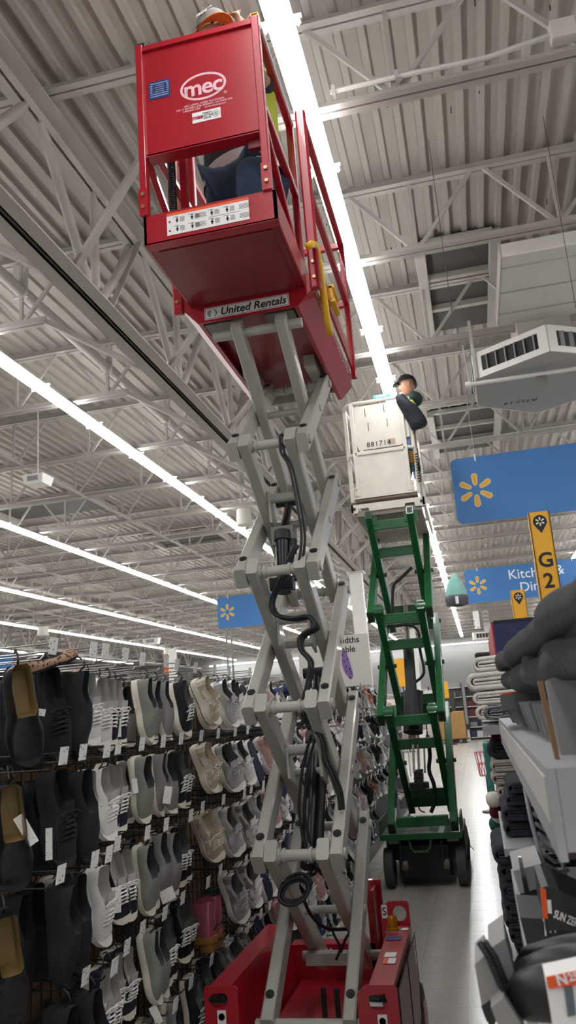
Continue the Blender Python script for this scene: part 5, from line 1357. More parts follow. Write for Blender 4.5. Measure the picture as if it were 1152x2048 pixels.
# conduits and junction boxes along the joists
y = JY0-0.05
o = thing('junction_box', (0.93, y, 5.2), 'small grey junction box with conduit on the joist at upper right', 'junction box')
MB().bbox(0.86, 1.0, y-0.05, y+0.03, 5.21, 5.33, 0.008).build('box', M_WHITE, o)
MB().path([(0.86, y, 5.27), (0.5, y, 5.22), (0.0, y-0.01, 5.225), (-0.42, y-0.01, 5.225)], 0.016, 8).build('conduit', M_WHITE, o, True)
for x in (-0.02, -0.40): MB().box(x-0.012, x+0.012, y-0.03, y+0.03, 5.2, 5.26).build('conduit_clamp', M_GALV, o)
for x, r, z, nm in ((-3.57, 0.055, 5.5, 'steel sprinkler main running along the ceiling left of the girder'), (-11.7, 0.055, 5.5, 'far sprinkler main running along the ceiling')):
    o = thing('sprinkler_pipe', (x, 20, z), nm, 'pipe')
    MB().tube((x, 0, z), (x, 48, z), r, 12).build('pipe', M_STEEL, o, True)
    for k in range(1, 12): MB().box(x-0.07, x+0.07, JY0+JDY*k-0.01, JY0+JDY*k+0.01, z-0.07, z+0.28).build('pipe_hanger', M_GALV, o)
# roof hatches: dark recessed frames
M_HATCH = mat('dark_hatch', '#4b4945', 0.7, var=0.08)
def hatch(x0, x1, y0, y1, n, label):
    o = thing('roof_hatch', (x0, y0, 5.83), label, 'roof opening')
    for k in range(n):
        a = y0+(y1-y0)*k/n; b_ = y0+(y1-y0)*(k+1)/n
        MB().box(x0, x1, a+0.03, b_-0.03, 5.832, 5.845).build('dark_panel', M_HATCH, o)
        MB().bbox(x0-0.03, x1+0.03, a-0.035, a+0.035, 5.77, 5.835, 0.006).build('frame_bar', M_STEEL, o)
    for x in (x0-0.05, x1+0.05): MB().bbox(x-0.05, x+0.05, y0, y1, 5.74, 5.838, 0.006).build('frame_channel', M_STEEL, o)
hatch(0.02, 0.62, 6.95, 8.95, 3, 'dark framed roof opening beside the big white duct')
hatch(-0.15, 0.75, 11.6, 13.8, 3, 'dark framed roof opening above the large blue sign')
hatch(-7.0, -5.4, 17.0, 18.4, 1, 'dark roof opening over the left light rows')
hatch(-8.6, -6.6, 13.2, 14.4, 1, 'dark roof opening above the white pendant speaker')
# white duct box and round-cornered diffuser
o = thing('air_duct', (1.6, 6.5, 5.0), 'large white rectangular air duct at upper right', 'duct')
MB().bbox(0.60, 2.6, 6.02, 7.28, 5.0, 5.12, 0.01).build('duct_body', M_WHITE, o)
for y in (6.20, 6.62, 7.02): MB().box(0.598, 2.6, y-0.006, y+0.006, 4.992, 5.0).build('seam', M_GALV, o)
MB().box(1.6, 2.4, 6.3, 7.0, 5.12, 5.845).build('duct_riser', M_WHITE, o)
MB().box(0.592, 0.60, 6.02, 7.28, 4.99, 5.13).build('end_flange', M_GALV, o)
o = thing('air_diffuser', (1.0, 7.95, 4.6), 'white hexagonal air diffuser with dark grilles marked RTU-14', 'diffuser')
HX = [(0.344, 7.51), (0.998, 7.106), (1.66, 7.51), (1.68, 8.30), (1.0, 8.75), (0.366, 8.25)]
zb2, zt2 = 4.60, 4.86
MB().prism([(x, y, zb2+0.004) for x, y in HX], (0, 0, zt2-zb2-0.008)).build('plenum_core', M_DARKSLOT, o)
MB().prism([(1+(x-1)*0.995, 7.95+(y-7.95)*0.995, zb2) for x, y in HX], (0, 0, 0.004)).build('bottom_sheet', mat('diffuser_sheet', '#a8a6a0', 0.5, var=0.03), o)
MB().prism([(x, y, zt2) for x, y in HX], (0, 0, 0.01)).build('top_sheet', M_WHITE, o)
MB().box(0.8, 1.3, 7.6, 8.3, zt2, 5.85).build('neck', M_WHITE, o)
for i in range(6):
    a, b_ = V((*HX[i], 0)), V((*HX[(i+1) % 6], 0)); d = (b_-a).normalized(); nrm = V((d.y, -d.x, 0))
    if nrm.dot((a+b_)/2-V((1, 7.95, 0))) < 0: nrm = -nrm
    L = (b_-a).length
    f = MB()
    for u0, u1, w0, w1 in ((0, L, 0, 0.06), (0, L, 0.21, 0.26), (0, 0.09, 0.06, 0.21), (L-0.09, L, 0.06, 0.21)):
        p = [a+d*u0+V((0,0,zb2+w0)), a+d*u1+V((0,0,zb2+w0)), a+d*u1+V((0,0,zb2+w1)), a+d*u0+V((0,0,zb2+w1))]; f.prism(p, nrm*0.015)
    fr = f.build('grille_frame', M_WHITE, o)
    if i in (0, 1, 5):
        for k in range(6):
            u = 0.09+(L-0.18)*(k+0.5)/6; c = a+d*u+V((0,0,zb2+0.135))+nrm*0.004
            MB().bar(c-V((0,0,0.075)), c+V((0,0,0.075)), 0.006, 0.06, up=(nrm+d*0.8)).build('vane', M_GSHELF, fr)
text('RTU-14', 0.105, (0.80, 8.30, zb2-0.001), (-1,0,0), (0,1,0), M_INK, o, depth=0.0004, shear=0.15, bold=0.0006)
for x in (0.35, 1.66):
    MB().box(x-0.015, x+0.015, 7.46, 7.49, 4.6, 5.2).build('hanger_strut', M_GALV, o)
o = thing('sprinkler_pipe', (0.25, 7.45, 4.52), 'white sprinkler branch pipe crossing under the diffuser', 'pipe')
MB().tube((0.25, 7.45, 4.54), (3.2, 7.49, 4.54), 0.020, 12).build('pipe', M_WHITE, o, True)
MB().lathe([(0.026, 0), (0.03, 0.01), (0.03, 0.05), (0.02, 0.06)], (0.235, 7.45, 4.54), 'X', 12).build('pipe_cap', M_WHITE, o, True)
MB().tube((0.28, 7.45, 4.54), (0.26, 7.45, 4.95), 0.006, 6).build('drop_rod', M_STEEL, o)
q = onZ(1094, 762, 4.53)
MB().box(0.885, 0.985, 7.47, 7.478, 4.44, 4.53).build('metal_tag', mat('dull_tag', '#7d7b77', 0.4, metal=0.3), o); MB().box(0.94, 0.99, 7.465, 7.49, 4.528, 4.54).build('tag_clip', M_REDINK, o)
# small diffuser far off
o = thing('air_diffuser', (0.1, 40, 4.45), 'small distant white diffuser with dark grille near the back wall', 'diffuser')
MB().bbox(0.0, 1.5, 40, 41, 4.35, 4.75, 0.08).build('plenum', M_WHITE, o)
for k in range(5): MB().box(0.2+0.14*k, 0.31+0.14*k, 39.985, 40.0, 4.46, 4.66).build('grille_slot', M_DARKSLOT, o)
MB().box(0.6, 0.9, 40.3, 40.6, 4.75, 5.85).build('neck', M_WHITE, o)
o = thing('aisle_marker', (0.05, 26, 3.9), 'small white hanging marker card above the distant aisle', 'sign')
p = onY(953, 1240, 26); MB().box(p.x-0.09, p.x+0.09, 26, 26.01, p.z-0.27, p.z+0.27).build('card', mat_spots('marker_print', '#6a6a6a', '#e6e4df', 9, 0.2), o); MB().tube((p.x, 26, p.z+0.27), (p.x, 26, 5.845), 0.006, 5).build('hanger_wire', M_STEEL, o)
# deck fastener holes and hanging wires
for i in range(46):
    x = random.uniform(-3.2, 2.0); yy = random.uniform(3.0, 9.5)
    MB().tube((x, yy, DECK_Z-0.06), (x+0.004, yy, DECK_Z), 0.004, 5).build('deck_screw', M_BLACK, ceiling)
for px, py in ((857, 280), (1085, 225)):
    p = onZ(px, py, DECK_Z-0.01); MB().tube(p, p-V((0, -0.05, 1.6)), 0.0022, 4).build('hanger_wire', M_DARKSLOT, ceiling)
# ================================================================== right-hand shelves: towels, blankets, packaged curtains
M_TDARK = mat('towel_charcoal', '#2d3036', 0.95, var=0.2, scale=40, bump=0.6, bscale=350)
M_TCREAM = mat('towel_cream', '#e6e1d6', 0.95, var=0.08, scale=30, bump=0.5, bscale=300)
M_TTAUPE = mat('towel_taupe', '#aca49a', 0.95, var=0.1, scale=30, bump=0.5, bscale=300)
M_TMAR = mat('towel_maroon', '#5b1623', 0.95, var=0.15, bump=0.4, bscale=300)
M_BLKT = mat('blanket_plush', '#1f2022', 0.95, var=0.35, scale=45, bump=0.8, bscale=220, sheen=0.12)
M_CARD = mat('brown_card', '#86684a', 0.8, var=0.1)
M_GCARD = mat('grey_card', '#8b8987', 0.6, var=0.06)
M_BLKCARD = mat('black_card', '#2b2b2c', 0.5, var=0.1)
M_TEAL = mat('teal_panel', '#3f8579', 0.6, var=0.15)
M_BRIGHT = mat('zinc_shelf', '#a3a5a7', 0.35, metal=0.0, var=0.05)
# gondola carrying the goods
gon = thing('shelf_unit', (0.3, 2.8, 0), 'grey metal shelf unit along the right side of the aisle', 'shelf')
MB().box(0.50, 0.53, 0.9, 5.2, 0.0, 2.0).build('back_panel', M_GSHELF, gon)
MB().box(0.03, 0.5, 0.9, 5.2, 0.0, 0.14).build('base_deck', M_GSHELF, gon)
def shelf(x0, y0, y1, z, lip=0.05, m=M_GSHELF):
    s = MB().box(x0+0.0005, 0.5, y0+0.0005, y1, z-0.012, z-0.0005).box(x0-0.008, x0, y0-0.004, y1, z-lip, z).box(x0+0.0005, 0.5, y0-0.004, y0, z-lip*0.9, z-0.001).build('shelf_board', m, gon)
    return s
sh = shelf(0.062, 0.86, 3.05, 1.556, 0.085, M_BRIGHT)
MB().box(0.0525, 0.0538, 0.9, 3.0, 1.50, 1.545).build('price_channel', M_GALV, sh)
shelf(0.0, 3.95, 5.2, 1.505, 0.045)
s4 = shelf(0.022, 2.95, 3.9, onY(1008,1676,3.16).z-0.001, 0.024); 
for x in (0.08, 0.15): MB().tube((x, 2.949, 1.128), (x, 2.946, 1.128), 0.006, 10).build('bracket_hole', M_BLACK, s4)
shelf(0.03, 2.5, 5.2, 0.70); shelf(0.03, 0.95, 2.4, 1.18)
for y in (0.95, 2.0, 3.05, 4.1, 5.15): MB().box(0.46, 0.50, y-0.02, y+0.02, 0, 2.0).build('upright', M_GSHELF, gon)

def towel(x0, x1, y0, y1, z0, z1, m, label, cat='towel', group=None, name='folded_towel', seed=0, wave=0.004):
    """folded towel: rounded front fold towards the aisle, two nested layers"""
    rr = random.Random(seed); H = z1-z0; o = thing(name, ((x0+x1)/2, (y0+y1)/2, z0), label, cat, group)
    def layer(inset, t, nm, front):
        zc = z0+H/2; R = H/2-inset; b = MB(); path = []
        xf = x0+front
        path.append((x1-0.01, zc-R)); path.append(((xf+x1)/2, zc-R-0.001)); 
        for i in range(9):
            a = -math.pi/2-math.pi*i/8; path.append((xf+R+R*math.cos(a), zc+R*math.sin(a)))
        path.append(((xf+x1)/2, zc+R+0.001)); path.append((x1-0.01, zc+R))
        n = len(path); NY = 7; inner = []
        for i, (px, pz) in enumerate(path):
            k = max(0.0, (R-t)/R); inner.append((px if i < 2 or i > n-3 else xf+R+(px-xf-R)*k, zc+(pz-zc)*k))
        prof = path+inner[::-1]; m_ = len(prof)
        for j in range(NY):
            y = y0+(y1-y0)*j/(NY-1); e = 0.004 if j in (0, NY-1) else 0.0
            w1, w2 = rr.uniform(-wave, wave), rr.uniform(-wave, wave)
            for i, (px, pz) in enumerate(prof):
                ph = math.sin(px*60+j*1.7+seed)*wave*0.4
                b.v.append(V((px+w1*0.6+(e if i < n else -e), y, max(z0+0.0005, pz+ph+ (w2*0.3 if pz > zc else 0)))))
        for j in range(NY-1):
            for i in range(m_): b.f.append((j*m_+i, j*m_+(i+1) % m_, (j+1)*m_+(i+1) % m_, (j+1)*m_+i))
        for j in (0, NY-1):
            for i in range(n-1): b.f.append((j*m_+i, j*m_+i+1, j*m_+m_-2-i, j*m_+m_-1-i))
        b.build(nm, m, o, 'all')
    layer(0.001, H*0.29, 'outer_fold', 0.0)
    layer(H*0.30, H*0.17, 'inner_fold', H*0.30)
    return o
def towel_px(pl, pyt, pyb, Y, dx, dy, m, label, seed, group, **k):
    a, b_ = onY(pl, (pyt+pyb)/2, Y), None
    zt_, zb_ = onY(pl, pyt, Y).z, onY(pl, pyb, Y).z
    return towel(a.x, a.x+dx, Y, Y+dy, zb_, zt_-0.002, m, label, seed=seed, group=group, **k)
for i, (pl, t, b_) in enumerate(((943, 1313, 1346), (932, 1346, 1384), (946, 1384, 1411), (951, 1411, 1443))):
    towel_px(pl, t, b_, 4.3, 0.40, 0.45, M_TCREAM, 'thick folded cream towel, %s from the top of the cream stack' % nth(i+1), 10+i, 'cream towels', wave=0.006)
M_ZIG = mat_wave('zigzag_knit', '#3a3c42', '#8d8f93', 26, 7.0, 0.5, 0.95, 0, 'Z')
towel_px(967, 1410, 1443, 4.0, 0.3, 0.25, M_ZIG, 'rolled grey zigzag towel on the shelf in front of the cream stack', 20, None)
towel_px(982, 1462, 1480, 4.05, 0.3, 0.3, M_TMAR, 'maroon folded towel just under the cream towel shelf', 21, None)
towel_px(976, 1480, 1520, 4.05, 0.35, 0.3, M_TDARK, 'charcoal rolled throw below the maroon towel', 22, None, wave=0.010)
for i, (pl, t, b_) in enumerate(((981, 1521, 1546), (983, 1546, 1572), (994, 1572, 1597))):
    towel_px(pl, t, b_, 4.0, 0.35, 0.35, M_TTAUPE, 'taupe folded towel, %s down in the taupe pile' % nth(i+1), 30+i, 'taupe towels')
for i, (pl, t, b_) in enumerate(((1014, 1566, 1589), (1011, 1589, 1613), (1003, 1613, 1645), (1008, 1645, 1676))):
    towel_px(pl, t, b_, 3.1+0.02*i, 0.35, 0.45, M_TDARK, 'charcoal folded towel, %s from the top above the holed shelf' % nth(i+1), 40+i, 'charcoal towels')
for i, (pl, t, b_) in enumerate(((984, 1692, 1730), (998, 1728, 1763), (999, 1763, 1803), (1008, 1803, 1830), (1007, 1830, 1860), (1019, 1860, 1888), (1030, 1888, 1915))):
    towel_px(pl, t, b_, 3.1+0.01*i, 0.35, 0.45, M_TDARK, 'charcoal folded towel, %s from the top below the holed shelf' % nth(i+1), 50+i, 'charcoal towels')

# --- blanket on the top shelf, close to the camera
def blanket():
    o = thing('plush_blanket', (0.2, 1.3, 1.64), 'thick dark grey plush blanket folded on the near right shelf', 'blanket')
    for li, (zc, R0, xf0, nm, ye) in enumerate(((1.662, 0.026, 0.052, 'lower_fold', 2.20), (1.709, 0.023, 0.044, 'upper_fold', 2.30), (1.686, 0.011, 0.062, 'inner_crease', 2.1))):
        b = MB(); NY = 26
        for j in range(NY):
            y = 0.42+(ye-0.42)*j/(NY-1); tp = 1.0 if j < NY-4 else 1.0-0.16*(j-(NY-4))
            wob = 0.005*math.sin(j*1.3+li*2)+0.004*math.sin(j*2.9+li); R = R0*tp*(1+0.10*math.sin(j*0.8+li*1.7)); xf = xf0+wob+0.01*(1-tp)+0.026*(2.2-y)
            z = zc+0.004*math.sin(j*0.9+li); path = [(0.36, z-R)]+[(xf+R+R*math.cos(q), z+R*math.sin(q)) for q in [-math.pi/2-math.pi*i/8 for i in range(9)]]+[(0.36, z+R)]
            m_ = len(path); b.v += [V((px, y, pz)) for px, pz in path]
        for j in range(NY-1):
            for i in range(m_): b.f.append((j*m_+i, j*m_+(i+1) % m_, (j+1)*m_+(i+1) % m_, (j+1)*m_+i))
        b.f.append(tuple(range(m_))); b.f.append(tuple((NY-1)*m_+i for i in range(m_)))
        ob = b.build(nm, M_BLKT, o, 'all'); md = ob.modifiers.new('s', 'SUBSURF'); md.levels = 1; md.render_levels = 1
    return o
blanket()
def px_prism(name, pts, Y, depth, m, label=None, cat=None, parent=None, dirv=(0,1,0), group=None):
    q = [onY(x, y, Y) for x, y in pts]
    o = MB().prism(q, V(dirv)*depth).build(name, m, parent)
    if label: tag(o, label, cat, group)
    return o
# dark carton under the blanket with an orange corner sticker
o = thing('grey_carton', (0.2, 1.9, 1.56), 'flat dark grey carton with orange sticker under the plush blanket', 'carton')
MB().hull([(0.042,1.85,1.600),(0.40,1.85,1.600),(0.40,2.25,1.600),(0.052,2.25,1.600),(0.042,1.85,1.632),(0.40,1.85,1.632),(0.40,2.25,1.632),(0.052,2.25,1.632)]).build('carton_lid', mat('dark_grey_card', '#5c5b5b', 0.6), o)
MB().hull([(0.20,1.9,1.557),(0.40,1.9,1.557),(0.40,2.2,1.557),(0.20,2.2,1.557),(0.20,1.9,1.60),(0.40,1.9,1.60),(0.40,2.2,1.60),(0.20,2.2,1.60)]).build('carton_body', M_GCARD, o)
MB().box(0.05, 0.12, 1.92, 2.12, 1.632, 1.636).build('orange_sticker', M_ORANGE, o)
# thin grey packets leaning side by side
for i in range(11):
    Y = 2.15-0.085*i
    tx, ty, bx, by = 1000+9.2*i, 1400+1.0*i, 1026+8.4*i, 1446+4.2*i
    a, b_ = onY(tx, ty, Y), onY(bx, by, Y)
    if b_.z < 1.558: b_.z = 1.558
    o = MB().hull([a, a+V((0.22, 0.02, 0)), a+V((0.22, 0.032, 0)), a+V((0.0, 0.012, 0)), b_, b_+V((0.22, 0.02, 0)), b_+V((0.22, 0.032, 0)), b_+V((0, 0.012, 0))]).build('curtain_packet', (M_GCARD, M_BRIGHT, mat('pale_film', '#b5b4b2', 0.25))[i % 3])
    tag(o, 'thin grey packet leaning on the near shelf, %s from the far end' % nth(i+1), 'packet', 'leaning packets')
o = thing('display_tray', (0.1, 0.95, 1.556), 'grey tray with brown cardboard edge on the near shelf', 'tray')
px_prism('card_edge', ((1076,1362),(1086,1362),(1098,1420),(1115,1490),(1122,1530),(1114,1530),(1104,1490),(1088,1420)), 0.97, 0.012, M_CARD, parent=o)
px_prism('card_base', ((1106,1528),(1118,1518),(1200,1545),(1200,1570)), 0.97, 0.012, M_CARD, parent=o)
px_prism('grey_insert', ((1092,1362),(1240,1300),(1240,1540),(1124,1520)), 1.03, 0.02, M_GCARD, parent=o)
# wire ladder rack
o = thing('wire_rack', (0.15, 1.7, 1.18), 'grey wire rack with bent rungs on the right shelf', 'rack')
Yw = 1.62
rl = [onY(x, y, Yw) for x, y in ((1050,1575),(1062,1640),(1078,1700),(1103,1768))]
MB().path(rl, 0.0045, 6).build('rail', M_GSHELF, o, 'all')
rr_ = [onY(x, y, Yw+0.12) for x, y in ((1113,1640),(1120,1700),(1134,1768))]
MB().path(rr_, 0.0045, 6).build('rail', M_GSHELF, o, 'all')
for i in range(9):
    x, y = 1055+5.3*i, 1585+20.5*i
    MB().path([onY(x, y, Yw), onY(x+24, y+16, Yw+0.05), onY(min(x+62, 1136), y+12, Yw+0.12)], 0.0036, 6).build('rung', M_GALV, o, 'all')
for i, (t, b_) in enumerate(((1640, 1668), (1670, 1694), (1696, 1720))):
    px_prism('mauve_packet', ((1118+3*i, t), (1240, t-8), (1240, b_-6), (1121+3*i, b_)), 1.80, 0.2, mat('mauve_card', '#6b565a', 0.7), 'mauve packet behind the wire rack, %s from the top' % nth(i+1), 'packet', group='mauve packets')
# grey carton, black printed curtain box
o = thing('curtain_carton', (0.1, 1.5, 1.3), 'light grey carton beside the wire rack', 'carton')
px_prism('front_face', ((1026,1742),(1083,1727),(1096,1770),(1040,1788)), 1.50, 0.18, M_GCARD, parent=o)
px_prism('open_flap', ((1040,1788),(1096,1772),(1100,1830),(1052,1845)), 1.52, 0.16, M_BLKCARD, parent=o)
px_prism('steel_strip', ((1036,1715),(1043,1714),(1060,1790),(1050,1792)), 1.48, 0.01, M_CHROME, parent=o)
o = thing('curtain_box', (0.1, 1.25, 1.3), 'black curtain box printed SUN ZERO with orange end label', 'box')
Ys = 1.25
px_prism('box_body', ((1082,1776),(1096,1772),(1240,1835),(1240,1880),(1120,1860),(1092,1862)), Ys, 0.16, M_BLKCARD, parent=o)
px_prism('box_front', ((1040,1835),(1092,1838),(1125,1862),(1240,1860),(1240,1900),(1060,1915)), Ys+0.02, 0.14, M_BLKCARD, parent=o)
px_prism('orange_label', ((1080,1776),(1092,1779),(1096,1838),(1086,1836)), Ys-0.003, 0.002, M_ORANGE, parent=o)
px_prism('white_label', ((1094,1800),(1102,1800),(1104,1828),(1096,1826)), Ys-0.003, 0.002, M_STICK, parent=o)
og = onY(1108, 1828, Ys-0.004); e1 = onY(1200, 1866, Ys-0.004)-og
text('SUN ZERO', 0.0145, og, e1, (0.1,0,1), M_STICK, o, align='LEFT', xs=0.55, bold=0.0004, depth=0.0003)
for i, pts in enumerate((((1086,1838),(1112,1843),(1112,1847),(1086,1842)), ((1088,1842),(1091,1842),(1093,1872),(1090,1872)), ((1098,1845),(1101,1845),(1103,1866),(1100,1866)), ((1107,1846),(1110,1846),(1112,1866),(1109,1866)))):
    px_prism('print', pts, Ys+0.016, 0.001, M_STICK, parent=o)
# black tubes
def tube_px(pts, Y, r, m, label, cat='roll'):
    q = [onY(x, y, Yy) for (x, y), Yy in zip(pts, Y)]; o = MB().path(q, r, 12).build('black_roll', m, None, 'all'); tag(o, label, cat); return o
M_BPLAS = mat('black_film', '#0d0d0e', 0.45, var=0.2, scale=8)
tube_px(((1034,1935),(1062,1922),(1120,1910),(1260,1885)), (1.05,1.03,1.0,0.95), [0.006,0.016,0.018,0.018], M_BPLAS, 'glossy black rolled bundle below the curtain box')
tube_px(((1030,1968),(1060,1952),(1110,1938),(1260,1910)), (0.98,0.96,0.93,0.9), [0.008,0.018,0.020,0.020], M_BPLAS, 'lower glossy black roll under the first bundle')
tube_px(((1024,2000),(1060,1990),(1100,1985),(1260,1975)), (0.95,0.93,0.9,0.88), [0.014,0.024,0.026,0.026], M_BPLAS, 'lowest glossy black roll beside the orange label')
o = thing('grey_carton', (-0.02, 0.95, 1.35), 'light grey folded cartons with black strap at the bottom right', 'carton')
px_prism('upper_box', ((977,1900),(1010,1877),(1032,1958),(1000,1985)), 0.96, 0.10, M_GCARD, parent=o)
px_prism('front_box', ((949,1930),(968,1912),(1000,1985),(963,2012)), 0.93, 0.08, M_GCARD, parent=o)
px_prism('lower_box', ((982,2015),(1008,1995),(1050,2060),(1010,2090)), 0.90, 0.10, M_GCARD, parent=o)
px_prism('dark_gap', ((962,2013),(998,1986),(1012,2000),(985,2060),(972,2040)), 0.955, 0.05, M_BLKCARD, parent=o)
sp_ = [onY(x, y, 0.92) for x, y in ((958,1884),(980,1918),(1000,1968),(1024,2004))]
MB().path(sp_, 0.0035, 6).build('black_strap', M_BLACK, o, 'all')
MB().path([p+V((0.006, 0, 0.001)) for p in sp_[:3]], 0.003, 6).build('black_strap', M_BLACK, o, 'all')
o = thing('label_packet', (0.08, 0.85, 1.33), 'packet with orange and white label at the bottom right corner', 'packet')
px_prism('white_card', ((1092,1962),(1240,1930),(1240,2100),(1114,2100)), 0.85, 0.05, M_STICK, parent=o)
px_prism('orange_band', ((1092,1955),(1240,1925),(1240,1958),(1097,1978)), 0.847, 0.003, M_ORANGE, parent=o)
px_prism('grey_print', ((1128,1975),(1145,1972),(1152,2030),(1136,2034)), 0.8475, 0.002, mat('slate_print', '#5e666c', 0.5), parent=o)
og = onY(1108, 1960, 0.846); text('N', 0.013, og+V((0.002,0,-0.001)), onY(1152, 1950, 0.846)-og, UPZ, M_STICK, o, bold=0.0004, depth=0.0002, align='LEFT')
og = onY(1132, 1954, 0.846); text('25', 0.009, og+V((0.002,0,-0.001)), onY(1152, 1950, 0.846)-onY(1108, 1960, 0.846), UPZ, M_STICK, o, bold=0.0003, depth=0.0002, align='LEFT')

# --- yellow location posts
def location_post(x0, x1, y, z0, z1, label, letters, dep=0.05):
    o = thing('location_post', ((x0+x1)/2, y, z0), label, 'sign', 'yellow location posts')
    MB().box(x0, x1, y, y+0.004, z0, z1).box(x1-0.003, x1, y, y+dep, z0, z1).box(x0, x0+0.003, y, y+dep, z0, z1).build('post_sleeve', mat('post_yellow', '#e6a92b', 0.5, var=0.03), o)
    w = x1-x0
    for x in (x0+w*0.06, x1-w*0.06): MB().box(x-w*0.01, x+w*0.01, y-0.001, y, z0, z1).build('groove', mat('post_groove', '#a77a1c', 0.5), o)
    cx, cz, R = (x0+x1)/2, z1-w*0.50, w*0.33
    q = [(cx+R*math.cos(t), y-0.0012, cz+R*math.sin(t)) for t in [math.radians(-35+250*i/20) for i in range(21)]]+[(cx, y-0.0012, cz-R*1.75)]
    MB().prism(q, (0, 0.001, 0)).build('pin_mark', M_INK, o)
    spark(cx, cz, y-0.0016, R*0.66, o, M_SIGNW, False)
    for i, ch_ in enumerate(letters): text(ch_, w*1.0, (cx, y-0.001, z1-w*(2.45+1.02*i)), UPX, UPZ, M_INK, o, bold=w*0.022, depth=0.0004)
    return o
location_post(0.296, 0.382, 3.5, 1.60, 2.378, 'yellow location post lettered G 2 beside the plush blanket', 'G2')
location_post(0.50, 0.62, 6.0, 1.6, 2.58, 'yellow location post partly hidden behind the G 2 post', '')
location_post(0.41, 0.54, 8.0, 1.611, 2.61, 'short yellow location post above the navy panel', '', 0.12)
# navy box with red side on the top shelf
o = thing('boxed_item', (0.4, 5.6, 1.75), 'large navy box with red side standing on top of the shelf', 'box')
MB().box(0.135, 0.75, 5.3, 5.31, 1.62, 2.09).build('navy_face', mat('navy_card', '#1b2350', 0.5), o)
MB().box(0.125, 0.135, 5.3, 7.2, 1.62, 2.095).build('red_side', mat('red_card', '#a81c20', 0.5), o)
MB().box(0.135, 0.75, 5.31, 7.2, 1.62, 2.08).build('box_core', M_BLKCARD, o)
MB().box(0.14, 0.75, 5.295, 5.4, 2.085, 2.10).build('top_edge', M_BLACK, o)
gon2 = thing('shelf_unit', (0.3, 7.5, 0), 'farther grey shelf unit carrying the navy box on the right', 'shelf')
MB().box(0.06, 0.8, 5.3, 12, 1.585, 1.61).build('shelf_board', M_GSHELF, gon2); MB().box(0.5, 0.53, 5.3, 12, 0, 1.59).build('back_panel', M_GSHELF, gon2)
MB().box(0.02, 0.5, 5.3, 12, 0.0, 0.14).build('base_deck', M_GSHELF, gon2)
for z in (0.55, 1.05): MB().box(0.05, 0.5, 5.3, 12, z-0.015, z).build('shelf_board', M_GSHELF, gon2)
o = MB().bbox(0.0, 0.22, 7.3, 7.5, 1.6105, 2.02, 0.02).build('black_case', M_BLACK); tag(o, 'black box edge standing above the cream towels', 'box')
rs = random.Random(3)
cloth_blob('white_sack', [[V((0.13+0.12*s*math.cos(2*math.pi*k/10)*(1+0.1*rs.uniform(-1,1)), 7.75+0.1*s*math.sin(2*math.pi*k/10), z)) for k in range(10)] for s, z in ((0.9,1.612),(1.05,1.75),(1.0,1.95),(0.75,2.04),(0.3,2.06))], M_TCREAM, 'white bag with dark lettering on the top shelf', 'bag')
# things standing out into the aisle farther along
for i, (y0, z0, z1, m, nm, cat) in enumerate(((5.4, 0.55, 1.36, M_TEAL, 'tall teal boxed rug end beside the taupe towels', 'box'), (6.4, 0.2, 0.95, mat('teal_print', '#4a9183', 0.6, var=0.3), 'lower teal patterned box by the aisle floor', 'box'))):
    o = MB().bbox(-0.022, 0.017, y0, y0+0.30, z0 if i == 0 else 0.141, z1, 0.01).build('teal_box', m); tag(o, nm, cat)
for i, (px, py, c_) in enumerate(((987,1600,M_TCREAM),(997,1598,mat('red_plush','#96202c',0.9)),(992,1622,M_TMAR),(1000,1632,M_TCREAM),(992,1650,mat('green_plush','#1f5a3c',0.9)),(1000,1660,M_TCREAM),(996,1672,mat('red_plush','#96202c',0.9)))):
    p = onY(px, py, 4.75+0.05*i); rs = random.Random(i)
    cloth_blob('plush_item', [[p+V((0.045*s*math.cos(2*math.pi*k/8)*(1+0.2*rs.uniform(-1,1)), 0.045*s*math.sin(2*math.pi*k/8), dz)) for k in range(8)] for s, dz in ((0.5,-0.04),(1.0,-0.02),(1.05,0.01),(0.8,0.035),(0.3,0.045))], c_, ('cream','red','maroon','larger cream','green','lower cream','lowest red')[i]+' plush item stuffed beside the charcoal towels', 'plush item', 1)
o = thing('mesh_basket', (-0.13, 13, 0), 'red mesh basket standing in the aisle by the shelf', 'basket')
MR = mat('red_mesh', '#d4787c', 0.5)
for k in range(14):
    t = 2*math.pi*k/14; MB().path([(-0.05+0.10*math.cos(t), 13.0+0.10*math.sin(t), 0.52), (-0.05+0.14*math.cos(t+0.3), 13.0+0.14*math.sin(t+0.3), 0.86)], 0.005, 5).build('mesh_wire', MR, o)
    MB().path([(-0.05+0.10*math.cos(t), 13.0+0.10*math.sin(t), 0.52), (-0.05+0.14*math.cos(t-0.3), 13.0+0.14*math.sin(t-0.3), 0.86)], 0.005, 5).build('mesh_wire', MR, o)
for z, r in ((0.52, 0.10), (0.86, 0.14), (0.69, 0.12)): MB().path([(-0.05+r*math.cos(2*math.pi*i/20), 13.0+r*math.sin(2*math.pi*i/20), z) for i in range(20)], 0.007, 6, closed=True).build('hoop', MR, o)
MB().tube((-0.05, 13.0, 0), (-0.05, 13.0, 0.52), 0.02, 8).build('stand', M_GMET, o); MB().tube((-0.05, 13.0, 0), (-0.05, 13.0, 0.02), 0.13, 16).build('stand_foot', M_GMET, o)
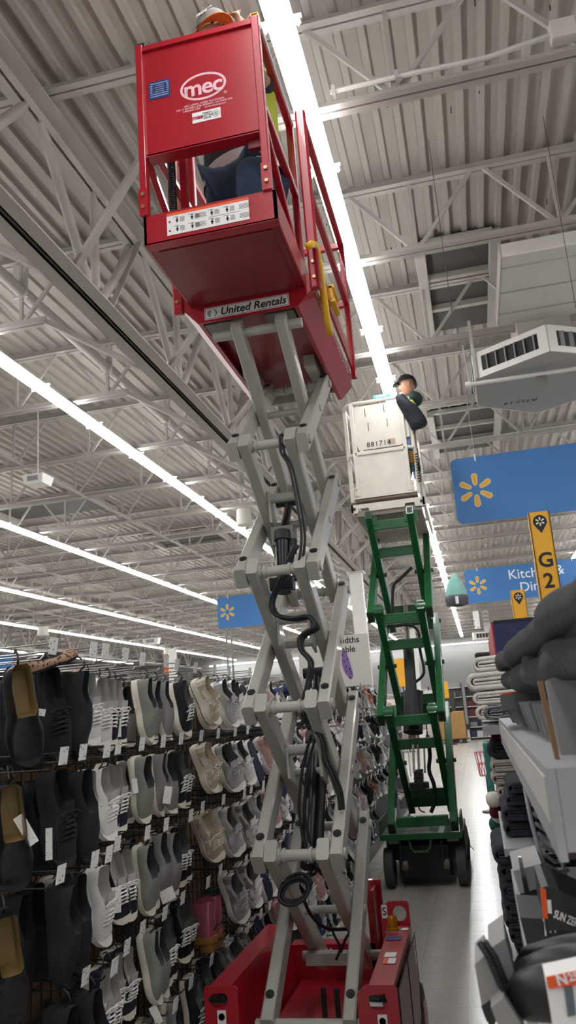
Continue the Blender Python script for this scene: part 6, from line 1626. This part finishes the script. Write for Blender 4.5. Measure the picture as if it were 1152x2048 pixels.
# ================================================================== far end of the aisle
# grey end shelf with sandals
o = thing('shelf_unit', (-1.5, 11.4, 0), 'grey shelf unit with sandals at the end of the shoe wall', 'shelf')
MB().box(-1.95, -1.92, 11.35, 12.8, 0, 1.6).build('back_panel', M_GSHELF, o)
for y in (11.35, 12.77): MB().box(-1.95, -1.22, y, y+0.02, 0, 1.6).build('side_panel', M_GSHELF, o)
for k in range(6): MB().box(-1.93, -1.20, 11.37, 12.77, 0.12+0.28*k, 0.14+0.28*k).build('shelf_board', M_GSHELF, o)
rf = random.Random(9)
for k in range(1, 5):
    for j in range(3):
        y = 11.45+0.30*j; x = -1.32
        M = Matrix.Translation((x-0.12, y, 0.1415+0.28*k)) @ Matrix.Rotation(rf.uniform(-0.3, 0.3), 4, 'Z') @ Matrix.Scale(0.9, 4)
        kd = rf.choice(['flat_leopard', 'slip_beige', 'slip_blush', 'slip_black', 'lace_white'])
        shoe(kd, M, '%s on the grey end shelf, shelf %s up, %s along' % (KIND[kd][8].split(' with')[0], nth(k+1), nth(j+1)), 'shoes on the end shelf', skip=('hanger', 'tongue', 'laces'))
# size sign above the shoes
o = thing('shelf_sign', (-1.0, 7.0, 1.8), 'white shelf sign about widths with a purple shoe sole picture', 'sign')
p0, p1 = onY(738, 1266, 7.0), onY(741, 1369, 7.0); x1 = (p0.x+p1.x)/2
MB().box(x1-0.62, x1, 7.0, 7.006, p1.z, p0.z).build('sign_board', mat('sign_card', '#d3d2c8', 0.6, var=0.03), o)
text('widths', 0.075, (x1-0.075, 6.998, p0.z-0.045), UPX, UPZ, M_INK, o, align='RIGHT', depth=0.0004, bold=0.0006)
text('available', 0.075, (x1-0.115, 6.998, p0.z-0.122), UPX, UPZ, M_INK, o, align='RIGHT', depth=0.0004, bold=0.0006)
sl = [onY(x, y, 6.998) for x, y in ((683,1308),(687,1302),(693,1304),(699,1322),(705,1342),(706,1354),(702,1360),(696,1354),(688,1342),(684,1328))]
MB().prism(sl, (0, 0.001, 0)).build('sole_picture', mat_spots('purple_tread', '#3a2552', '#8a6aa8', 42, 0.3), o)
for x in (x1-0.5, x1-0.1): MB().tube((x, 7.003, 1.5), (x, 7.003, p1.z+0.02), 0.006, 6).build('sign_stem', M_CHWIRE, o)
MB().box(x1-0.75, x1-0.05, 7.0, 7.02, 1.49, 1.505).build('sign_foot', M_CHWIRE, o)
MB().box(-1.80, x1-0.7, 7.0, 7.02, 1.49, 1.505).build('sign_arm', M_CHWIRE, o)
# clothes rails
def garment(x, y, z, w, h, m, label):
    b = MB(); n = 12; rr = random.Random(int(x*100)+int(y*77))
    rows = [(0.35, 0), (0.95, -0.10), (0.9, -0.35), (1.0, -0.7), (1.08, -1.0)]
    for s, d in rows:
        for k in range(n):
            t = 2*math.pi*k/n; b.v.append(V((x+w*0.5*s*math.cos(t)*(1+0.1*rr.uniform(-1,1)), y+0.045*math.sin(t)*(1+0.4*rr.uniform(-1,1)), z+d*h)))
    for i in range(len(rows)-1):
        for k in range(n): b.f.append((i*n+k, i*n+(k+1) % n, (i+1)*n+(k+1) % n, (i+1)*n+k))
    b.f.append(tuple(range(n))); b.f.append(tuple((len(rows)-1)*n+k for k in range(n)))
    o = thing('hanging_garment', (x, y, z-h), label, 'garment', 'garments on the far rails')
    b.build('garment_cloth', m, o, 'all')
    MB().path([(x, y, z-0.02), (x, y, z+0.04), (x+0.02, y, z+0.07), (x-0.01, y, z+0.09)], 0.004, 5).build('hanger_hook', M_CHWIRE, o)
gm = [mat('cloth_pink', '#c9a79e', 0.9), mat('cloth_white', '#d3cec5', 0.9), mat('cloth_denim', '#4e6480', 0.9), mat('cloth_black', '#232326', 0.9), mat('cloth_blush', '#d8c0b4', 0.9), mat('cloth_grey', '#8b8a88', 0.9)]
gn = ['pink', 'white', 'denim', 'black', 'blush', 'grey']
for r, (x, y0, n, z) in enumerate(((-1.75, 14.0, 14, 1.75), (-2.6, 16.0, 12, 1.7), (-1.8, 20.0, 12, 1.7))):
    o = thing('clothes_rail', (x, y0, 0), 'chrome clothes rail, %s one beyond the shoe wall' % nth(r+1), 'clothes rail')
    MB().tube((x, y0-0.1, z+0.09), (x, y0+0.24*n, z+0.09), 0.014, 8).build('rail', M_CHWIRE, o)
    for y in (y0-0.1, y0+0.24*n): MB().tube((x, y, 0), (x, y, z+0.1), 0.016, 8).build('post', M_CHWIRE, o)
    for i in range(n):
        c_ = rf.randrange(6) if r else rf.choice((0, 1, 4, 0, 5))
        garment(x, y0+0.24*i, z, 0.48, 0.75, gm[c_], '%s garment hanging on the %s rail, %s from the front' % (gn[c_], nth(r+1), nth(i+1)))
# distant shelving, cartons and pallets in front of the back wall
def far_shelf(x0, x1, y, h, label, seed):
    o = thing('merchandise_shelf', ((x0+x1)/2, y, 0), label, 'shelf', 'distant shelves'); r = random.Random(seed)
    MB().box(x0, x1, y+0.45, y+0.5, 0, h).build('back_panel', M_GSHELF, o)
    nz = int(h/0.42)
    for k in range(nz+1): MB().box(x0, x1, y, y+0.46, 0.08+0.42*k, 0.11+0.42*k).build('shelf_board', M_WHITE, o)
    for x in (x0, x1-0.04): MB().box(x, x+0.04, y, y+0.46, 0, h).build('upright', M_GMET, o)
    PN = {'#202124': 'black', '#c9c7c2': 'white', '#7b7d80': 'grey', '#3b2b25': 'brown', '#9a8a70': 'tan', '#26344f': 'navy', '#5c1f26': 'maroon', '#b9b4aa': 'pale'}
    pal = ['#202124', '#c9c7c2', '#7b7d80', '#3b2b25', '#9a8a70', '#26344f', '#5c1f26', '#b9b4aa']
    for k in range(nz):
        x = x0+0.06; cnt = 0
        while x < x1-0.2:
            w = r.uniform(0.14, 0.42); hh = r.uniform(0.16, 0.34); c_ = r.choice(pal); cnt += 1
            if x+w > x1-0.05: break
            q = MB().bbox(x, x+w-0.02, y+0.02, y+0.36, 0.1105+0.42*k, 0.1105+0.42*k+hh, 0.012).build('carton', mat('far_goods_'+c_, c_, 0.5))
            tag(q, '%s boxed item, %s from left, %s shelf up, %s' % (PN[c_], nth(cnt), nth(k+1), label.split(',')[0]), 'carton', 'goods on the distant shelves')
            x += w+0.02
far_shelf(-3.6, -2.1, 36, 2.3, 'left back shelving, behind the green lift', 1)
far_shelf(-2.0, -0.75, 37.5, 2.4, 'middle back shelving, above the brown carton', 2)
far_shelf(-0.6, 0.9, 35.8, 2.2, 'right back shelving, beside the brown carton', 3)
o = thing('pallet_carton', (-1.3, 34.4, 0), 'big brown cardboard carton on a pallet at the aisle end', 'carton')
MB().bbox(-1.95, -0.72, 34.0, 35.0, 0.16, 1.22, 0.02).build('carton', mat('far_brown_card', '#a9824e', 0.8, var=0.1), o)
for k in range(3): MB().box(-2.0+0.55*k, -1.85+0.55*k, 33.95, 35.05, 0, 0.14).build('pallet_block', M_BLACK, o)
MB().box(-2.05, -0.62, 33.95, 35.05, 0.13, 0.159).build('pallet_top', M_BLACK, o)
o = thing('appliance_box', (-1.7, 35.3, 0), 'tall grey and white display board beside the brown carton', 'display')
MB().bbox(-2.3, -1.45, 35.4, 35.55, 0.0, 2.15, 0.02).build('board', M_WHITE, o); MB().box(-1.45, -1.05, 35.42, 35.53, 0.0, 2.1).build('grey_side', M_GMET, o)
for px, py, Y, w, h, nm in ((891, 1380, 33, 0.11, 0.32, 'narrow yellow sign on a post far down the aisle'), (803, 1345, 30, 0.22, 0.5, 'yellow sign on a post seen through the green lift')):
    p = onY(px, py, Y); o = thing('post_sign', (p.x, Y, 0), nm, 'sign')
    MB().bbox(p.x-w, p.x+w, Y, Y+0.04, p.z-h, p.z+h, 0.02).build('sign_panel', mat('post_yellow', '#e6a92b', 0.5, var=0.03), o)
    MB().tube((p.x, Y+0.06, 0), (p.x, Y+0.06, p.z), 0.025, 8).build('post', M_GMET, o); MB().tube((p.x, Y+0.06, 0), (p.x, Y+0.06, 0.03), 0.2, 14).build('foot', M_GMET, o)
# slim sign poles and a perforated post rising from the shoe wall
for k, (px, yb) in enumerate(((456, 1330), (466, 1330))):
    a = onX(px, yb, -1.86); o = thing('sign_pole', (a.x, a.y, 0), 'slim silver sign pole above the shoe wall, %s of two' % ('left', 'right')[k], 'pole', 'slim sign poles')
    MB().tube((a.x, a.y, 0), (a.x, a.y, onX(px, 1262, -1.86).z), 0.008, 8).build('pole', M_CHWIRE, o); MB().tube((a.x, a.y, 0), (a.x, a.y, 0.01), 0.05, 12).build('foot', M_CHWIRE, o)
p = onY(10, 1322, 14); o = thing('wall_graphic', (p.x, 14, 0), 'blue panel on a distant fixture at the far left edge', 'panel')
MB().bbox(p.x-0.5, p.x+0.14, 14, 14.04, p.z-0.14, p.z+0.12, 0.01).build('panel', M_BLUE, o); MB().box(p.x-0.3, p.x-0.26, 14.01, 14.05, 0, p.z).build('post', M_GMET, o)
p = onY(343, 1320, 26); o = thing('column_banner', (p.x, 26, 0), 'orange and white banner post beyond the beige shoes', 'banner')
MB().bbox(p.x-0.12, p.x+0.12, 26, 26.2, 0, p.z+0.35, 0.02).build('post', M_WHITE, o); MB().box(p.x-0.28, p.x-0.13, 26.02, 26.04, p.z-0.5, p.z+0.2).build('orange_flag', M_ORANGE, o)
clean_props()
